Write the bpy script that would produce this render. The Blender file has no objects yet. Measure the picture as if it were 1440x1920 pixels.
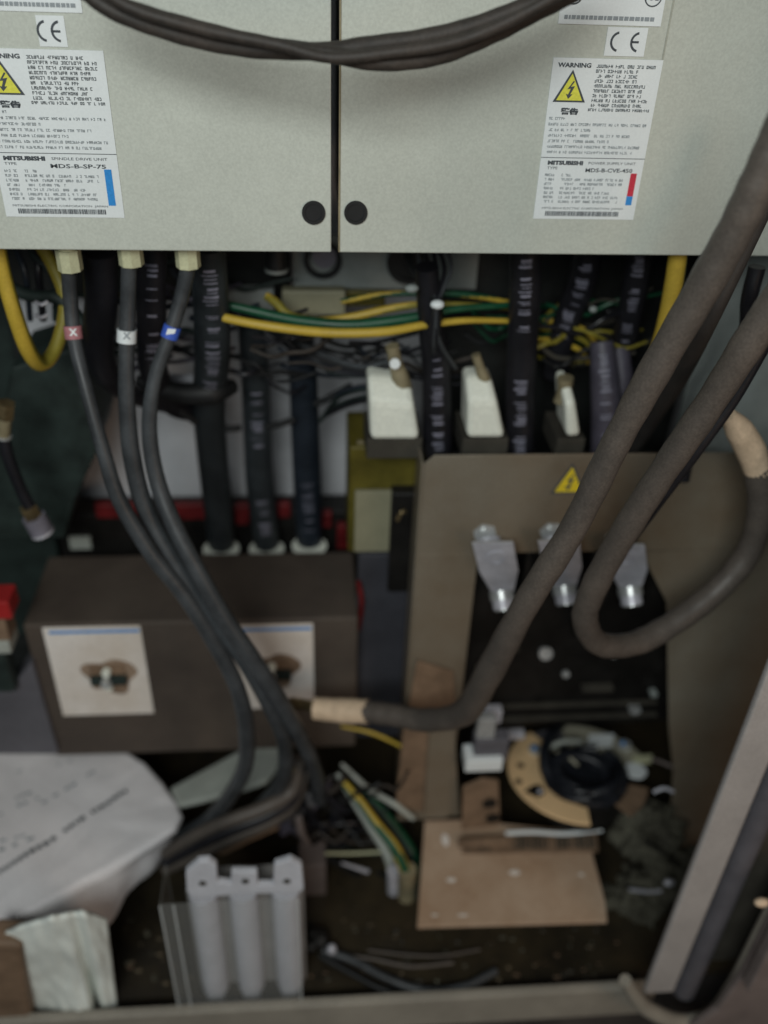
import bpy, bmesh, math, random
from mathutils import Vector, Matrix
random.seed(7)
S = bpy.context.scene
C = S.collection

# ------------------------------------------------------------------ camera
F = 1700.0                       # focal length in photo pixels (photo 1440 x 1920)
def ray(px, py): return Vector(((px-720)/F, (py-960)/F, 1.0))
_down = ray(620, 3400).normalized()
_n = ray(0, 465).cross(ray(1440, 478))
_X = _n.cross(_down).normalized()
if _X.x < 0: _X = -_X
_Z = -_down
_Y = _Z.cross(_X)
W = Matrix((_X, _Y, _Z))         # camera (right, down, forward) -> world
CAM = Vector((0.0, -0.90, 1.50))
cd = bpy.data.cameras.new('camera'); cam = bpy.data.objects.new('camera', cd); C.objects.link(cam)
r_, d_, f_ = W @ Vector((1,0,0)), W @ Vector((0,1,0)), W @ Vector((0,0,1))
cam.matrix_world = Matrix(((r_.x, -d_.x, -f_.x, CAM.x), (r_.y, -d_.y, -f_.y, CAM.y), (r_.z, -d_.z, -f_.z, CAM.z), (0,0,0,1)))
cd.sensor_fit = 'HORIZONTAL'; cd.sensor_width = 36; cd.lens = F/1440*36
cd.clip_start = 0.02; cd.clip_end = 50
cd.dof.use_dof = True; cd.dof.focus_distance = 0.83; cd.dof.aperture_fstop = 2.6
S.camera = cam
S.render.resolution_x = 768; S.render.resolution_y = 1024
S.view_settings.view_transform = 'Standard'; S.view_settings.look = 'None'
S.view_settings.gamma = 1; S.view_settings.exposure = 0.0; S.view_settings.use_curve_mapping = False

# ------------------------------------------------------------------ light
wd = bpy.data.worlds.new('World'); S.world = wd; wd.use_nodes = True
bg = wd.node_tree.nodes['Background']; bg.inputs[0].default_value = (0.80, 0.90, 1.0, 1); bg.inputs[1].default_value = 0.075
def area(name, loc, to, size, power, col):
    l = bpy.data.lights.new(name, 'AREA'); l.shape = 'RECTANGLE'; l.size = size[0]; l.size_y = size[1]
    l.energy = power; l.color = col
    o = bpy.data.objects.new(name, l); C.objects.link(o); o.location = loc
    o.rotation_euler = (Vector(to)-Vector(loc)).to_track_quat('-Z', 'Y').to_euler()
    return o
area('soft_front_light', (-0.35, -1.75, 2.10), (0.0, 0.1, 1.15), (0.9, 0.7), 29, (0.95, 1.0, 0.97))  # unseen soft area lamp placed above and behind the camera
area('warm_side_light', (1.0, -1.35, 1.05), (0.2, 0.0, 0.45), (0.5, 0.5), 3.6, (1.0, 0.70, 0.48))  # unseen warm area lamp from the right, warms the tray and plate

# ------------------------------------------------------------------ helpers
def V(px, py, Y):
    d = W @ ray(px, py); return CAM + d*((Y-CAM.y)/d.y)
def H(px, py, z):
    d = W @ ray(px, py); return CAM + d*((z-CAM.z)/d.z)
def depth(p): return (p-CAM).dot(f_)
def rad(wpx, p): return wpx/2/F*depth(p)

MATS = {}
def mat(name, col, rough=0.6, metal=0.0, var=0.25, scale=18.0, bump=0.15, col2=None, grain=0.10, emis=None, spec=0.4):
    if name in MATS: return MATS[name]
    m = bpy.data.materials.new(name); m.use_nodes = True
    nt = m.node_tree; N = nt.nodes; L = nt.links; b = N['Principled BSDF']
    b.inputs['Roughness'].default_value = rough; b.inputs['Metallic'].default_value = metal
    b.inputs['Specular IOR Level'].default_value = spec
    tc = N.new('ShaderNodeTexCoord')
    n1 = N.new('ShaderNodeTexNoise'); n1.inputs['Scale'].default_value = scale; n1.inputs['Detail'].default_value = 6
    n1.inputs['Roughness'].default_value = 0.65
    n2 = N.new('ShaderNodeTexNoise'); n2.inputs['Scale'].default_value = 420; n2.inputs['Detail'].default_value = 3
    L.new(tc.outputs['Object'], n1.inputs['Vector']); L.new(tc.outputs['Object'], n2.inputs['Vector'])
    r1 = N.new('ShaderNodeValToRGB'); r1.color_ramp.elements[0].position = 0.36; r1.color_ramp.elements[1].position = 0.66
    c2 = col2 if col2 else tuple(max(0, x*(1-2*var)) for x in col)
    r1.color_ramp.elements[0].color = (*c2, 1); r1.color_ramp.elements[1].color = (*col, 1)
    L.new(n1.outputs['Fac'], r1.inputs['Fac'])
    mr = N.new('ShaderNodeMapRange'); mr.inputs['From Min'].default_value = .3; mr.inputs['From Max'].default_value = .7
    mr.inputs['To Min'].default_value = 1-grain; mr.inputs['To Max'].default_value = 1+grain
    L.new(n2.outputs['Fac'], mr.inputs['Value'])
    mx = N.new('ShaderNodeVectorMath'); mx.operation = 'SCALE'
    L.new(r1.outputs['Color'], mx.inputs[0]); L.new(mr.outputs['Result'], mx.inputs['Scale'])
    L.new(mx.outputs['Vector'], b.inputs['Base Color'])
    rr = N.new('ShaderNodeMapRange'); rr.inputs['To Min'].default_value = max(0.05, rough-0.15); rr.inputs['To Max'].default_value = min(1, rough+0.15)
    L.new(n1.outputs['Fac'], rr.inputs['Value']); L.new(rr.outputs['Result'], b.inputs['Roughness'])
    if bump:
        bp = N.new('ShaderNodeBump'); bp.inputs['Strength'].default_value = bump; bp.inputs['Distance'].default_value = 0.002
        L.new(n1.outputs['Fac'], bp.inputs['Height']); L.new(bp.outputs['Normal'], b.inputs['Normal'])
    MATS[name] = m; return m
def M_(n): return MATS[n]
mat('unit_paint', (0.505,0.53,0.475), .45, var=.05, scale=5, grain=.07, bump=.03)
mat('film_line', (0.40,0.41,0.35), .5, var=.2, bump=0)
mat('label_white', (0.72,0.76,0.77), .45, var=.02, grain=.03, bump=0)
mat('ink', (0.06,0.07,0.08), .7, var=.05, bump=0)
mat('ink_grey', (0.27,0.30,0.32), .7, var=.05, bump=0)
mat('yellow_sign', (0.78,0.60,0.03), .5, var=.04, bump=0)
mat('yellow_pale', (0.70,0.68,0.08), .5, var=.04, bump=0)
mat('blue_ink', (0.03,0.26,0.66), .5, var=.05, bump=0)
mat('red_ink', (0.55,0.03,0.06), .5, var=.05, bump=0)
mat('seam_dark', (0.05,0.045,0.035), .8, var=.2)
mat('black_rubber', (0.012,0.013,0.014), .55, var=.2)
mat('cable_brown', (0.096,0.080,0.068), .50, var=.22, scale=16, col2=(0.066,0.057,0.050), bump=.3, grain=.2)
mat('cable_dark_brown', (0.045,0.036,0.030), .6, var=.22, scale=26, col2=(0.026,0.022,0.019), bump=.4, grain=.2)
mat('cable_grey', (0.085,0.082,0.086), .5, var=.2, scale=22, col2=(0.045,0.045,0.048), bump=.25, grain=.15)
mat('cable_dark_grey', (0.050,0.046,0.044), .6, var=.2, scale=22, bump=.2)  # dark grey sheath of the cable behind the diagonal one
mat('cable_thin', (0.060,0.066,0.072), .42, var=.2, scale=20, col2=(0.030,0.033,0.036), bump=.15)
mat('cable_black', (0.014,0.014,0.018), .42, var=.2, scale=20, bump=.15)
mat('cable_purple', (0.085,0.078,0.105), .5, var=.2, scale=20, bump=.15)
mat('cable_teal', (0.030,0.037,0.042), .42, var=.2, scale=20)
mat('cable_blue', (0.020,0.027,0.038), .42, var=.2, scale=20)
mat('cable_print', (0.25,0.25,0.32), .6, var=.2, scale=60, bump=0)
mat('earth_yellow', (0.50,0.35,0.045), .45, var=.08, scale=30, bump=.1)
mat('earth_olive', (0.26,0.22,0.03), .5, var=.15, scale=30)
mat('earth_green', (0.008,0.075,0.035), .45, var=.2, scale=30)
mat('gland_cream', (0.55,0.55,0.36), .45, var=.1, scale=40, bump=.1)
mat('cap_white', (0.80,0.82,0.73), .45, var=.05, scale=30, bump=.1)
mat('cap_beige', (0.27,0.23,0.14), .5, var=.2, scale=30)
mat('sleeve_beige', (0.66,0.50,0.35), .6, var=.12, scale=60, bump=.4)
mat('back_paint', (0.60,0.61,0.64), .6, var=.08, scale=10)
mat('bracket_grey', (0.28,0.31,0.30), .55, var=.15, scale=12)
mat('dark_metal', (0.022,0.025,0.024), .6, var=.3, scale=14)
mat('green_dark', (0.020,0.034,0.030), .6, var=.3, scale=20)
mat('steel_plate', (0.225,0.205,0.165), .34, metal=.15, var=.2, scale=2.6, col2=(0.160,0.120,0.080), bump=.05, grain=.16)
mat('side_brown', (0.105,0.080,0.048), .6, var=.2, scale=7, col2=(0.07,0.055,0.035), grain=.2)
mat('box_brown', (0.085,0.066,0.052), .7, var=.25, scale=7, col2=(0.055,0.042,0.034), bump=.25, grain=.22)
mat('stain', (0.34,0.25,0.18), .8, var=.3, scale=18, col2=(0.15,0.095,0.06), bump=0)
mat('rust', (0.14,0.07,0.035), .8, var=.3, scale=30)
mat('sticker', (0.80,0.76,0.73), .55, var=.08, scale=5, col2=(0.62,0.55,0.48), bump=.05)
mat('red_plastic', (0.16,0.010,0.012), .5, var=.3, scale=30)
mat('red_bright', (0.36,0.02,0.02), .45, var=.1)
mat('zinc', (0.66,0.68,0.68), .32, metal=.55, var=.15, scale=50)
mat('lug_tin', (0.58,0.58,0.64), .40, metal=.25, var=.15, scale=30)
mat('brass', (0.45,0.34,0.18), .35, metal=.8, var=.3, scale=40)
mat('copper_cream', (0.90,0.62,0.34), .55, var=.06, scale=20)
mat('aluminium_ring', (0.42,0.40,0.31), .5, metal=.2, var=.12, scale=20)
mat('tray_brown', (0.47,0.35,0.255), .30, var=.14, scale=9, col2=(0.35,0.235,0.155), bump=.12, grain=.12)
mat('tray_dark', (0.12,0.075,0.045), .7, var=.2, scale=20)
mat('tan_board', (0.235,0.155,0.100), .6, var=.2, scale=20)
mat('olive_block', (0.115,0.095,0.012), .5, var=.25, scale=18)
mat('tag_beige', (0.25,0.24,0.16), .6, var=.08, scale=14)
mat('breaker_black', (0.010,0.009,0.008), .5, var=.3, scale=20)
mat('coil_black', (0.018,0.020,0.026), .38, var=.3, scale=30, bump=.3)
mat('carton', (0.78,0.75,0.76), .6, var=.06, scale=8, bump=.15)
mat('carton_dirty', (0.50,0.44,0.39), .7, var=.12, scale=8, bump=.15)
mat('plastic_white', (0.80,0.84,0.79), .35, var=.08, scale=12)
mat('lever_grey', (0.40,0.42,0.38), .4, var=.12, scale=14)
mat('sill_paint', (0.31,0.285,0.24), .55, var=.12, scale=9, bump=.1, grain=.12)
mat('post_paint', (0.38,0.36,0.35), .5, var=.1, scale=7, bump=.08)
mat('pipe_grey', (0.115,0.112,0.128), .5, var=.15, scale=12)
mat('plate_blue', (0.045,0.046,0.056), .5, var=.15, scale=12)
mat('rim_pink', (0.20,0.165,0.155), .55, var=.15, scale=10)
mat('floor_oily', (0.042,0.032,0.018), .35, var=.4, scale=9, col2=(0.014,0.012,0.009), bump=.5)
mat('concrete', (0.06,0.05,0.045), .9, var=.3, scale=6)
mat('dusty', (0.12,0.115,0.085), .9, var=.35, scale=14, col2=(0.045,0.042,0.030), bump=.6)
mat('capacitor_white', (0.56,0.57,0.62), .4, var=.08, scale=20)
mat('capacitor_grey', (0.26,0.25,0.24), .5, var=.1, scale=20)  # beige-grey back body between the white columns
mat('pinkish', (0.42,0.18,0.20), .6, var=.1)
mat('blue_tag', (0.05,0.12,0.55), .5, var=.1)
mat('purple_film', (0.20,0.19,0.23), .5, var=.2)
def clear(name, col, alpha):
    m = bpy.data.materials.new(name); m.use_nodes = True; b = m.node_tree.nodes['Principled BSDF']
    b.inputs['Base Color'].default_value = (*col, 1); b.inputs['Alpha'].default_value = alpha; b.inputs['Roughness'].default_value = .12
    MATS[name] = m
clear('clear_cover', (0.55,0.57,0.56), .09)
clear('clear_edge', (0.75,0.78,0.78), .40)
clear('protective_film', (0.52,0.54,0.46), .25)

class MB:
    def __init__(s): s.v = []; s.f = []; s.m = []; s.mats = []
    def mi(s, name):
        if name not in s.mats: s.mats.append(name)
        return s.mats.index(name)
    def add(s, vs, fs, mt):
        o = len(s.v); s.v += [Vector(v) for v in vs]; k = s.mi(mt)
        for f in fs: s.f.append([o+i for i in f]); s.m.append(k)
        return s
    def box(s, a, b, mt):                # axis-aligned corners
        x0,y0,z0 = a; x1,y1,z1 = b
        vs = [(x0,y0,z0),(x1,y0,z0),(x1,y1,z0),(x0,y1,z0),(x0,y0,z1),(x1,y0,z1),(x1,y1,z1),(x0,y1,z1)]
        return s.add(vs, [(0,3,2,1),(4,5,6,7),(0,1,5,4),(1,2,6,5),(2,3,7,6),(3,0,4,7)], mt)
    def prism(s, poly, ext, mt, side=None):         # poly: world points; ext: vector
        n = len(poly); ext = Vector(ext); P = [Vector(p) for p in poly]
        s.add(P + [p+ext for p in P], [list(range(n)), list(range(2*n-1, n-1, -1))], mt)
        s.add(P + [p+ext for p in P], [(i, n+i, n+(i+1) % n, (i+1) % n) for i in range(n)], side or mt)
        return s
    def tube(s, pts, r, mt, seg=14, sub=10, cap=True, stripe=None, wob=0.0):
        P = [Vector(p) for p in pts]
        R = r if isinstance(r, (list, tuple)) else [r]*len(P)
        Q = []; RR = []
        if len(P) == 2 or sub <= 1: Q, RR = P, list(R)
        else:
            E = [2*P[0]-P[1]] + P + [2*P[-1]-P[-2]]; ER = [R[0]] + list(R) + [R[-1]]
            for i in range(1, len(E)-2):
                for k in range(sub):
                    t = k/sub; a,b,c,d = E[i-1],E[i],E[i+1],E[i+2]
                    Q.append(.5*((2*b)+(c-a)*t+(2*a-5*b+4*c-d)*t*t+(3*b-a-3*c+d)*t**3))
                    RR.append(ER[i]*(1-t)+ER[i+1]*t)
            Q.append(P[-1]); RR.append(R[-1])
        ph = random.random()*9
        if wob: RR = [x*(1+wob*math.sin(ph+i*.9)*math.sin(i*.37)) for i, x in enumerate(RR)]
        T = [(Q[min(i+1, len(Q)-1)]-Q[max(i-1, 0)]).normalized() for i in range(len(Q))]
        ref = (CAM-Q[0]).normalized()
        rings = []; o = len(s.v)
        for q, t, rr in zip(Q, T, RR):
            u = ref - t*ref.dot(t)
            if u.length < 1e-4: u = t.orthogonal()
            u.normalize(); ref = u; w = t.cross(u)
            for k in range(seg):
                a = 2*math.pi*k/seg; s.v.append(q+(u*math.cos(a)+w*math.sin(a))*rr)
        k1 = s.mi(mt); k2 = s.mi(stripe[0]) if stripe else k1
        for i in range(len(Q)-1):
            for k in range(seg):
                s.f.append([o+i*seg+k, o+i*seg+(k+1) % seg, o+(i+1)*seg+(k+1) % seg, o+(i+1)*seg+k])
                if stripe:
                    a = (k+.5)/seg*360 + stripe[2]*i
                    s.m.append(k2 if (a-stripe[1]) % 360 < stripe[3] else k1)
                else: s.m.append(k1)
        if cap:
            s.f.append([o+k for k in range(seg)][::-1]); s.m.append(k1)
            e = o+(len(Q)-1)*seg; s.f.append([e+k for k in range(seg)]); s.m.append(k1)
        s.path = (Q, T, RR)
        return s
    def cyl(s, a, b, r, mt, r2=None, seg=20): return s.tube([a, b], [r, r2 if r2 is not None else r], mt, seg=seg, sub=1)
    def ring(s, c, n, ro, ri, h, mt, seg=40, a0=0, a1=360):
        n = Vector(n).normalized(); u = n.orthogonal().normalized()
        if abs(n.z) > .3: u = (Vector((1,0,0)) - n*n.x).normalized()
        w = n.cross(u); vs = []; k = int(seg)
        full = (a1-a0) >= 360
        cnt = k if full else k+1
        for i in range(cnt):
            a = math.radians(a0+(a1-a0)*i/k); d = u*math.cos(a)+w*math.sin(a)
            vs += [Vector(c)+d*ro, Vector(c)+d*ri, Vector(c)+d*ri+n*h, Vector(c)+d*ro+n*h]
        fs = []
        for i in range(k):
            j = (i+1) % cnt
            for q in range(4): fs.append((4*i+q, 4*i+(q+1) % 4, 4*j+(q+1) % 4, 4*j+q))
        if not full: fs += [(0,1,2,3), (4*k+3,4*k+2,4*k+1,4*k)]
        return s.add(vs, fs, mt)
    def ball(s, c, r, mt, sc=(1,1,1), jit=0):
        bm = bmesh.new(); bmesh.ops.create_icosphere(bm, subdivisions=2 if r < .004 else 3, radius=1)
        vs = [Vector(c)+Vector((v.co.x*sc[0], v.co.y*sc[1], v.co.z*sc[2]))*r*(1+random.uniform(-jit, jit)) for v in bm.verts]
        fs = [[v.index for v in f.verts] for f in bm.faces]; bm.free(); return s.add(vs, fs, mt)
    def text(s, st, fn, size, mt, bold=0.0):
        cu = bpy.data.curves.new('t', 'FONT'); cu.body = st; cu.size = size; cu.offset = bold; cu.resolution_u = 2
        ob = bpy.data.objects.new('t', cu); me = bpy.data.meshes.new_from_object(ob)
        vs = [fn(v.co.x, v.co.y) for v in me.vertices]; fs = [list(p.vertices) for p in me.polygons]
        w = max([v.co.x for v in me.vertices] or [1])
        bpy.data.objects.remove(ob); bpy.data.curves.remove(cu); bpy.data.meshes.remove(me)
        s.add(vs, fs, mt); return w
    def build(s, name, parent=None, loc=None, smooth=True, bevel=0.0, ang=40):
        base = Vector(loc) if loc is not None else (Vector(parent['_w']) if parent is not None and '_w' in parent else Vector((0,0,0)))
        me = bpy.data.meshes.new(name); me.from_pydata([v-base for v in s.v], [], s.f)
        for n in s.mats: me.materials.append(MATS[n])
        for p, k in zip(me.polygons, s.m): p.material_index = k
        bm = bmesh.new(); bm.from_mesh(me); bmesh.ops.remove_doubles(bm, verts=bm.verts, dist=1e-6)
        if bevel: bmesh.ops.recalc_face_normals(bm, faces=bm.faces)
        bm.to_mesh(me); bm.free()
        if smooth: me.shade_smooth() if not bevel else None
        o = bpy.data.objects.new(name, me); C.objects.link(o)
        if smooth and not bevel: me.set_sharp_from_angle(angle=math.radians(ang))
        if bevel:
            b = o.modifiers.new('bevel', 'BEVEL'); b.width = bevel; b.segments = 2; b.limit_method = 'ANGLE'; b.angle_limit = math.radians(35)
        o['_w'] = list(base)
        if parent is not None: o.parent = parent
        else: o.location = base
        return o
def thing(name, label, cat, loc, group=None):
    o = bpy.data.objects.new(name, None); C.objects.link(o); o.location = loc; o['_w'] = list(loc)
    o.empty_display_size = .03
    return tag(o, label, cat, group)
def tag(o, label, cat, group=None, kind=None):
    if label: o['label'] = label
    if cat: o['category'] = cat
    if group: o['group'] = group
    if kind: o['kind'] = kind
    return o
def solo(mb, name, label, cat, group=None, **k):
    lo = [min(v[i] for v in mb.v) for i in range(3)]; hi = [max(v[i] for v in mb.v) for i in range(3)]
    return tag(mb.build(name, None, loc=((lo[0]+hi[0])/2, (lo[1]+hi[1])/2, lo[2]), **k), label, cat, group)
def path(L): return [V(a, b, y) for a, b, y in L]

# ------------------------------------------------------------------ key levels
ZU = V(720, 474, 0).z                       # lower edge of the drive units
YB = 0.40                                   # cabinet back
YP = 0.05                                   # cover plate
ZT = V(825, 1540, YP).z                     # tray level
YBOX = 0.10; ZBOX = V(350, 1165, YBOX).z
ZFL = V(640,1888,-0.20).z - 0.02
print('ZU %.3f ZT %.3f ZBOX %.3f ZFL %.3f tray front Y %.3f box back Y %.3f' % (ZU, ZT, ZBOX, ZFL, H(960,1733,ZT).y, H(370,1038,ZBOX).y))

# ------------------------------------------------------------------ setting + cabinet
g = MB().box((-2.5,-2.6,-0.06), (2.5,1.6,-0.02), 'concrete').build('floor', smooth=False); tag(g, None, None, kind='structure')
cab = thing('electrical_cabinet', 'open grey steel cabinet holding all the drive units, cables and boxes', 'cabinet', (0,0.1,0))
xl, xr = -0.75, 0.80
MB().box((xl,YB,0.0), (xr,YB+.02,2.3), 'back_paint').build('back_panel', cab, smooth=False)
MB().box((xl,-0.16,ZFL-.02), (xr,YB-.002,ZFL), 'floor_oily').build('floor_pan', cab, smooth=False)
MB().box((xl-.02,-0.15,0.0), (xl,YB+.02,2.3), 'dark_metal').build('side_panel', cab, smooth=False)
MB().box((xr,-0.15,0.0), (xr+.02,YB+.02,2.3), 'side_brown').build('side_panel', cab, smooth=False)
# front sill
a = V(100,1880,-.2); b = V(1190,1850,-.2)
zs1 = V(640,1882,-.2).z; zs0 = V(640,1922,-.2).z
sy0, sy1 = V(100,1906,-.2), V(1225,1874,-.2)
MB().box((xl,-.2,zs0-.02), (sy1.x,-.185,zs1-.004), 'sill_paint').build('sill', cab, bevel=.003)
# right post: folded frame strip, vertical
px0, px1 = V(1208,1864,-.235), V(1262,1864,-.235)
MB().box((px0.x,-.235,px0.z), (px1.x,-.225,1.9), 'post_paint').build('door_post', cab, bevel=.003)
MB().box((px1.x+.002,-.190,px0.z), (px1.x+.20,-.175,1.9), 'seam_dark').build('post_channel', cab, smooth=False)
pp = V(1284,1862,-.210)
MB().tube([(pp.x,-.205,pp.z),(pp.x,-.205,1.9)], .017, 'pipe_grey', sub=1, seg=24).build('door_hinge_tube', cab)
rim = [(1172,1838),(1190,1866),(1215,1892),(1275,1916),(1335,1905),(1378,1850),(1420,1770),(1480,1650)]
MB().tube([V(x,y,-.245) for x,y in rim], [.009,.011,.012,.0125,.013,.013,.013,.013], 'sill_paint', seg=16).build('door_gasket', cab)
q = V(1352,1890,-.26); MB().box((q.x,-.29,.25), (q.x+.10,-.27,V(1400,1690,-.28).z), 'rim_pink').build('door_edge', cab, bevel=.004)
MB().prism([V(x,y,-.262) for x,y in ((1290,1935),(1345,1896),(1392,1830),(1432,1750),(1462,1690),(1540,1690),(1540,1950),(1290,1950))], (0,.012,0), 'rim_pink').build('door_lip', cab, bevel=.003)
q = V(1418,1690,-.29); MB().ball(V(1428,1692,-.275), .006, 'sleeve_beige', (1.6,1,1)).build('hinge_knuckle', cab)
# small light foot seen under the sill
q = V(900,1913,-.19); q2 = V(1055,1913,-.19)

# ------------------------------------------------------------------ drive units
xs0, xs1 = V(621,470,0).x, V(635,470,0).x
def unit(x0, x1, label, hole, side):
    t = thing('drive_unit', label, 'drive unit', ((x0+x1)/2, .13, ZU), 'grey drive units at the top of the cabinet')
    MB().box((x0,0,ZU), (x1,.004,ZU+.62), 'unit_paint').build('front_cover', t, bevel=.0012)
    MB().box((x0+.004,.0045,ZU+.002), (x1-.004,.27,ZU+.62), 'bracket_grey').build('housing', t, smooth=False)
    h = V(hole[0], hole[1], 0)
    MB().ring(h+Vector((0,-.0008,0)), (0,-1,0), .0115, .0085, .0015, 'black_rubber').cyl(h+Vector((0,-.0006,0)), h+Vector((0,.002,0)), .0112, 'black_rubber', seg=32).build('screw_hole', t)
    return t
UL = unit(xs0-.62, xs0, 'left grey drive unit whose label carries one blue stripe', (588,398), -1)
UR = unit(xs1, xs1+.75, 'right grey drive unit whose label carries a red and blue stripe', (667,398), 1)
MB().box((xs1-.0005,-.0015,ZU+.001),(xs1+.0012,-.0002,ZU+.62),'cap_beige').build('edge_strip', UR, smooth=False)
fl = [V(1262,0,0), V(1232,235,0)]

e0, e1 = V(1256,40,0), V(1228,235,0)
MB().box((e0.x-.001,-.0007,e1.z), (e0.x+.0006,-.0002,ZU+.60), 'film_line').build('protective_film', UR, smooth=False)
def plate(unit_, tl, w, h, kind):
    """rating label on the cover: tl = top-left world point"""
    y = -.0010; x0, z0 = tl.x, tl.z
    pl = MB().box((x0,y,z0-h), (x0+w,-.0003,z0), 'label_white').build('rating_label', unit_, smooth=False)
    def fn(u, v, yy=y-.0004):
        ox, oz = x0+u*w, z0-v*h
        return lambda a, b: Vector((ox+a, yy, oz+b))
    pr = MB()
    def txt(st, u, v, hh, mt='ink', maxw=None, bold=.0):
        cu_w = None; sz = hh*1.35
        t = MB(); wd_ = t.text(st, lambda a, b: Vector((a, 0, b)), sz, mt, bold)
        k = (maxw*w/wd_) if maxw else 1
        f0 = fn(u, v); pr.text(st, lambda a, b: f0(a*k, b), sz, mt, bold)
    def bars(u0, u1, v, hh, mt='ink_grey', dens=.82):
        """a row of tiny letter-like strokes, as unreadable as in the photo"""
        u = u0; cw = hh*.62; st = hh*.20
        f0 = fn(u, v)
        x = 0.0; X1 = (u1-u0)*w; left = random.randint(2, 8)
        while x < X1:
            if left > 0 and random.random() < .5+dens/2:
                Q_ = []
                k = random.random()
                if k < .75: Q_.append((0,0,st,hh))
                if k > .35: Q_.append((cw-st,0,cw,hh))
                for lv in random.sample((0, .42, .8), random.choice((1,2))): Q_.append((0,hh*lv,cw,hh*lv+st))
                for a0_, b0_, a1_, b1_ in Q_: pr.add([f0(x+a0_,b0_), f0(x+a1_,b0_), f0(x+a1_,b1_), f0(x+a0_,b1_)], [(0,1,2,3)], mt)
                left -= 1
            elif left <= 0: left = random.randint(2, 9)
            x += cw*1.3
    hh = h*.0165
    txt('WARNING', .05, .052, h*.026, 'ink', .30, .0002)
    for i in range(9): bars(.40, random.choice([.78,.84,.93,.88]), .052+i*.0285, hh*1.15, 'ink', dens=.97)
    bars(.38, .96, .306, hh*1.05, 'ink', .9)
    txt('警告', .13, .325, h*.030, 'ink', .16, .0003)
    for i, (a_, b_) in enumerate([(.03,.18),(.03,.94),(.04,.42),(.04,.82),(.04,.62),(.04,.94),(.05,.88)]):
        bars(a_, b_, .362+i*.0345, hh, dens=.85)
    f0 = fn(.0, .598); pr.add([f0(0,0), f0(w,0), f0(w,h*.004), f0(0,h*.004)], [(0,1,2,3)], 'ink')
    txt('MITSUBISHI', .07, .640, h*.025, 'ink', .34, .0003)
    txt('POWER SUPPLY UNIT' if kind == 'R' else 'SPINDLE DRIVE UNIT', .46, .636, h*.018, 'ink', .46)
    txt('TYPE', .07, .670, h*.018, 'ink', .10)
    txt('MDS-B-CVE-450' if kind == 'R' else 'MDS-B-SP-75', .44, .685, h*.026, 'ink', .46, .0001)
    for i, (a_, b_) in enumerate([(.06,.32),(.06,.82),(.06,.82),(.06,.55),(.07,.72),(.07,.80),(.08,.80)]):
        bars(a_, a_+.09, .715+i*.029, hh*1.0, dens=.95); bars(.22, b_, .715+i*.029, hh*1.0, dens=.75)
    txt('MITSUBISHI ELECTRIC CORPORATION  JAPAN', .07, .932, h*.014, 'ink', .80)
    x = .11
    while x < .84:
        l = random.choice([.004,.007,.011]); f0 = fn(x, .978); pr.add([f0(0,0), f0(l*w,0), f0(l*w,h*.032), f0(0,h*.032)], [(0,1,2,3)], 'ink'); x += l+random.choice([.004,.006])
    pr.build('printed_text', pl, smooth=False)
    def flat(poly, mt, name, dy=0):
        MB().add([fn(u, v, y-.0004-dy)(0,0) for u, v in poly], [list(range(len(poly)))], mt).build(name, pl, smooth=False)
    if kind == 'R':
        flat([(.89,.69),(.95,.69),(.95,.84),(.89,.84)], 'red_ink', 'red_stripe'); flat([(.89,.84),(.95,.84),(.95,.90),(.89,.90)], 'blue_ink', 'blue_stripe')
    else: flat([(.88,.69),(.94,.69),(.94,.92),(.88,.92)], 'blue_ink', 'blue_stripe')
    warn(lambda u, v: fn(.04+u*.30, .255-v*.19, y-.0006)(0,0), pl, 'yellow_pale')
    return pl
def warn(P, parent, ymat):
    """black-edged yellow triangle with a lightning bolt; P maps (0..1,0..1) to the surface"""
    n = Vector((0,-.0003,0))
    m = MB().add([P(0,0), P(1,0), P(.5,1)], [(0,1,2)], 'ink')
    m.add([P(.10,.055)+n, P(.90,.055)+n, P(.5,.88)+n], [(0,1,2)], ymat)
    b = [(.56,.66),(.40,.40),(.50,.42),(.44,.24),(.37,.26),(.46,.10),(.58,.25),(.51,.245),(.62,.50),(.50,.48),(.60,.64)]
    m.add([P(u,v)+2*n for u, v in b], [list(range(len(b)))], 'ink')
    return m.build('warning_triangle', parent, smooth=False)
def cemark(unit_, x0, z0, w, h):
    """small CE sticker, corners x0,z0 = top left"""
    st = MB().box((x0,-.0008,z0-h), (x0+w,-.0003,z0), 'label_white').build('ce_sticker', unit_, smooth=False)
    m = MB(); r = h*.36
    for cx in (x0+w*.33, x0+w*.83):
        c = Vector((cx, -.0010, z0-h*.5)); vs = []; fs = []
        for i in range(13):
            a = math.radians(100+160*i/12)
            vs += [c+Vector((math.cos(a)*r,0,math.sin(a)*r)), c+Vector((math.cos(a)*r*.76,0,math.sin(a)*r*.76))]
        fs = [(2*i,2*i+1,2*i+3,2*i+2) for i in range(12)]
        m.add(vs, fs, 'ink')
    c = Vector((x0+w*.83,-.0010,z0-h*.5)); m.add([c+Vector((-r*.8,0,-r*.11)), c+Vector((-r*.05,0,-r*.11)), c+Vector((-r*.05,0,r*.11)), c+Vector((-r*.8,0,r*.11))], [(0,1,2,3)], 'ink')
    m.build('ce_mark', st, smooth=False)
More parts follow.
